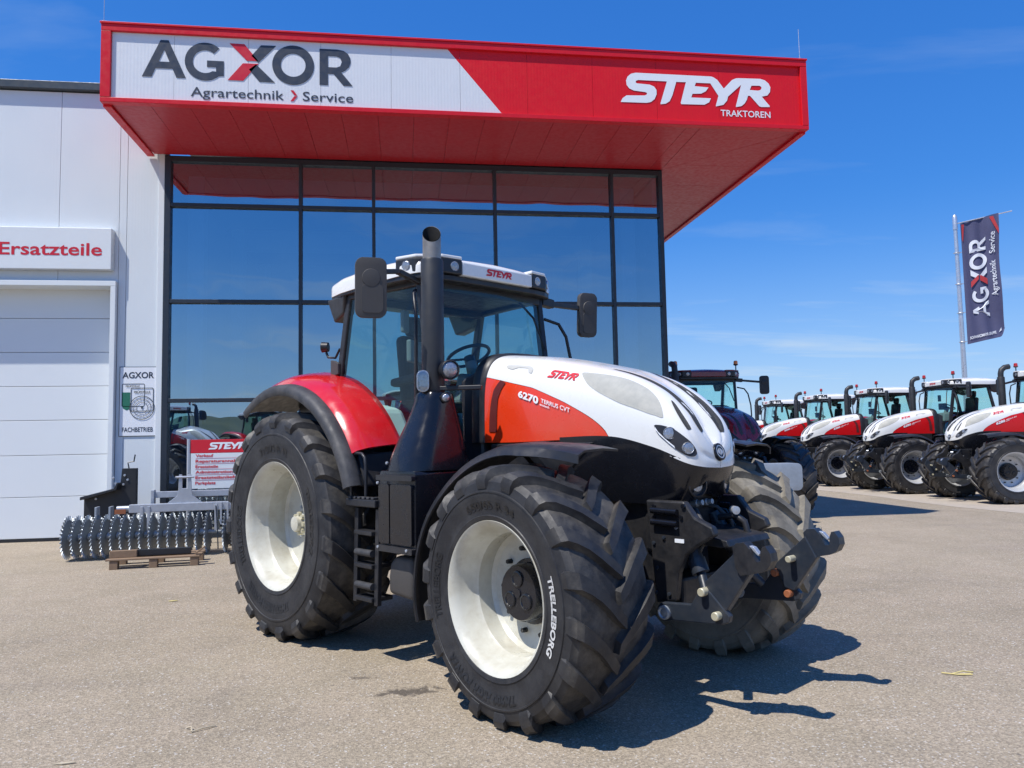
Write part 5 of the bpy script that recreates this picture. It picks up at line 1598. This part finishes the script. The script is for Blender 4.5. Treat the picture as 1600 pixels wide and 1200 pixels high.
for off in (.03, -.03):
    text_to(mb, "SCHWARZMAYR GRUPPE", .06, .76, .035, .022, None, bold=.03, fn=lambda x, y, off=off: flagP(x, y, off))
    poly2(mb, [(.82, .04), (.90, .05), (.90, .075)], lambda x, y, off=off: flagP(x, y, off))
mb.build("banner_print", M['flag_w'], fl, fix=False)

# ------------------------------------------------------------------ disc roller implement beside the garage door
HX, HY = -5.22, 12.90
hr = empty("disc_roller", (HX, HY, 0), R(6), label="galvanised roller implement with toothed discs standing before the wall", cat="farm implement")
M['disc'] = pbr("disc_steel", (.30, .345, .39), .42, metal=.45, var=.35, vscale=6, dust=(.16, .14, .12), dustamt=.35, dscale=5)
nd, teeth = 22, 30
out = []
for k in range(teeth):
    a = 2 * math.pi * k / teeth
    d = 2 * math.pi / teeth
    out += [(.268 * math.cos(a), .268 * math.sin(a)), (.272 * math.cos(a + .42 * d), .272 * math.sin(a + .42 * d)), (.338 * math.cos(a + .66 * d), .338 * math.sin(a + .66 * d)), (.334 * math.cos(a + .80 * d), .334 * math.sin(a + .80 * d))]
proto = MB().prism([out, circle2(0, 0, .05, 12)], -.007, .007, ((0, 0, 0), (0, 1, 0), (0, 0, 1), (1, 0, 0))).build("disc", M['disc'], hr)
proto.location = (.03, 0, .345)
proto.rotation_euler = (0, 0, R(-4))
for k in range(1, nd):
    if k == 16: continue
    o = share(proto, "disc", hr, (.03 + .136 * k, 0, .345)); o.rotation_euler = (R(7.3 * k), 0, R(-4))
for k in range(nd - 1):
    if k in (15, 16): continue
    if k == 0:
        tp = MB().tube([(.045, 0, 0), (.152, 0, 0)], .06, 14).build("spacer", M['galv2'], hr, smooth=40); tp.location = (0, 0, .345)
    else:
        share(tp, "spacer", hr, (.136 * k, 0, .345))
MB().tube([(-.05, 0, .345), (2.95, 0, .345)], .035, 12).build("shaft", M['galv2'], hr, smooth=40)
MB().box((1.72, -.05, .76), (1.62, .12, .13)).build("main_beam", M['galv'], hr, bev=.008)
MB().tube([(.72, -.02, .76), (2.9, -.02, .77)], .045, 12).build("cross_tube", M['galv'], hr, smooth=40)
MB().box((1.86, .25, .95), (1.36, .08, .10)).build("upper_beam", M['galv'], hr, bev=.006)
for x in (1.20, 2.54):
    MB().box((x, .22, .91), (.05, .14, .24)).build("beam_plate", M['galv'], hr, bev=.006)
hp = MB().prism([(-.30, .98), (.30, .98), (.12, 1.12), (.10, 1.20), (.09, 1.46), (.045, 1.46), (.04, 1.24), (-.04, 1.24), (-.045, 1.46), (-.09, 1.46), (-.10, 1.20), (-.12, 1.12)], -.02, .02, ((1.72, -.04, -.185), (1, 0, 0), (0, 0, 1), (0, -1, 0))).build("headstock", M['galv'], hr, bev=.005)
MB().tube([(1.58, -.06, 1.235), (1.86, -.06, 1.235)], .018, 8).build("top_pin", M['galv'], hr, smooth=40)
for x in (1.10, 1.20, 2.20, 2.48):
    MB().box((x, -.10, .58), (.045, .05, .42)).build("strut", M['galv'], hr, bev=.005)
for x in (2.28, 2.38):
    MB().box((x, -.13, .64), (.028, .03, .36)).build("clamp", M['galv'], hr, bev=.004)
MB().tube([(2.26, -.16, .55), (2.28, -.17, .48), (2.33, -.17, .45), (2.38, -.17, .48), (2.40, -.16, .55)], .012, 8).build("clamp_loop", M['galv'], hr, smooth=60)
MB().tube([(2.20, -.12, .76), (2.24, -.24, .40), (2.26, -.30, .10)], .010, 6).build("strap", M['black_st'], hr)
for sx in (.42, .62):
    MB().box((sx, .05, .70), (.03, .20, .20)).build("side_plate", M['galv2'], hr, bev=.004)
MB().box((.78, -.08, .72), (.16, .02, .07)).build("sticker", M['rust'], hr)

pal = empty("pallet", (-3.62, 12.10, 0), R(6), label="weathered wooden pallet on the ground under the disc roller", cat="pallet")
for y in (-.30, -.05, .20):
    MB().box((0, y, .135), (1.25, .13, .024)).build("board", M['wood'], pal, bev=.004)
for x in (-.52, .0, .55):
    for y in (-.30, .20):
        MB().box((x, y, .06), (.11, .11, .12)).build("block", M['wood'], pal, bev=.005)
MB().box((-.42, -.20, .20), (.36, .08, .10)).build("beam", M['wood'], pal, bev=.005)
MB().box((.10, -.14, .20), (.75, .08, .09)).build("beam", M['black_st'], pal, bev=.005)
MB().box((.62, -.28, .21), (.16, .09, .025), ry=-.6).build("board", M['wood'], pal, bev=.004)

# black steel attachment leaning by the garage door jamb
bs = empty("loader_attachment", (-4.95, 14.55, 0), label="black steel loader attachment with bolts standing by the garage door jamb", cat="attachment")
MB().prism([(-.62, 0), (.24, 0), (.24, 1.36), (.0, 1.36), (-.03, 1.02), (-.62, .86)], 0, .10, ((0, 0, 0), (1, 0, 0), (0, 0, 1), (0, -1, 0))).build("side_plate", M['black_st'], bs, bev=.006)
MB().prism([(-.62, .83), (-.03, .99), (.0, 1.10), (-.02, 1.12), (-.07, 1.02), (-.62, .885)], .10, .28, ((0, 0, 0), (1, 0, 0), (0, 0, 1), (0, -1, 0))).build("flange", M['black_st'], bs, bev=.006)
for x, z in ((-.14, 1.20), (.05, 1.24), (.10, 1.16), (.03, 1.08), (-.10, 1.10), (-.42, .84)):
    MB().lathe([(0, .022), (.02, .02), (.022, .0001)], ((x, -.10, z), (0, -1, 0)), 8).build("bolt", M['galv'], bs)
MB().tube([(.10, -.05, 1.36), (.08, -.05, 1.46), (.18, -.05, 1.48), (.20, -.05, 1.60)], .012, 6).build("latch", M['black_st'], bs)
b2 = empty("steel_frame", (-2.3, 14.2, 0), label="dark steel frame lying behind the direction board", cat="attachment")
MB().bx(-.75, .6, -.25, .25, .02, .62).build("box_frame", M['black_st'], b2, bev=.02)
MB().prism([(-.6, .60), (.3, .60), (.1, .92), (-.45, .90)], -.2, .2, ((0, 0, 0), (1, 0, 0), (0, 0, 1), (0, -1, 0))).build("bracket", M['black_st'], b2, bev=.01)
MB().tube([(-.7, -.3, .80), (-.4, -.32, .93), (.3, -.32, .95)], .03, 10).build("hydraulic_tube", M['galv'], b2, smooth=60)

# ------------------------------------------------------------------ bits of straw and leaves lying about
M['straw'] = pbr("straw", (.62, .52, .22), .8, var=.2)
M['twig'] = pbr("twig_pale", (.50, .43, .31), .85, var=.25)
def stem(name, mat, segs, loc, label, cat):
    o = empty(name, loc, label=label, cat=cat)
    for sgm in segs:
        MB().tube(sgm, .005, 5).build("stalk", mat, o)
stem("straw_stalk", M['straw'], [[(-.09, .05, .012), (0, 0, .008), (.09, -.03, .012)], [(-.03, .02, .01), (.06, .03, .02), (.14, .03, .008)], [(0, 0, .01), (.10, .0, .008)]], (3.85, 5.06, 0), "yellow straw stalk on the asphalt at the right", "straw")
stem("dry_twig", M['twig'], [[(-.05, .05, .008), (-.015, .03, .02), (0, -.02, .008)], [(0, -.02, .008), (.05, .01, .014), (.12, .06, .008)]], (-1.28, 4.99, 0), "small forked dry twig on the asphalt in front of the rear wheel", "twig")
o = MB().prism([(-.05, 0), (-.01, -.02), (.05, .0), (.02, .022), (-.02, .02)], .004, .010, ((0, 0, 0), (1, 0, 0), (0, 1, 0), (0, 0, 1))).build("fallen_leaf", M['straw'], label="pale yellow leaf on the asphalt before the disc roller", cat="leaf")
o.location = (-2.57, 9.15, 0)
o = MB().prism([(-.06, 0), (-.01, -.012), (.06, .0), (.02, .014)], .004, .009, ((0, 0, 0), (1, 0, 0), (0, 1, 0), (0, 0, 1))).build("fallen_leaf", M['twig'], label="thin pale leaf lying on the asphalt at the lower left", cat="leaf")
o.location = (-1.85, 4.62, 0)
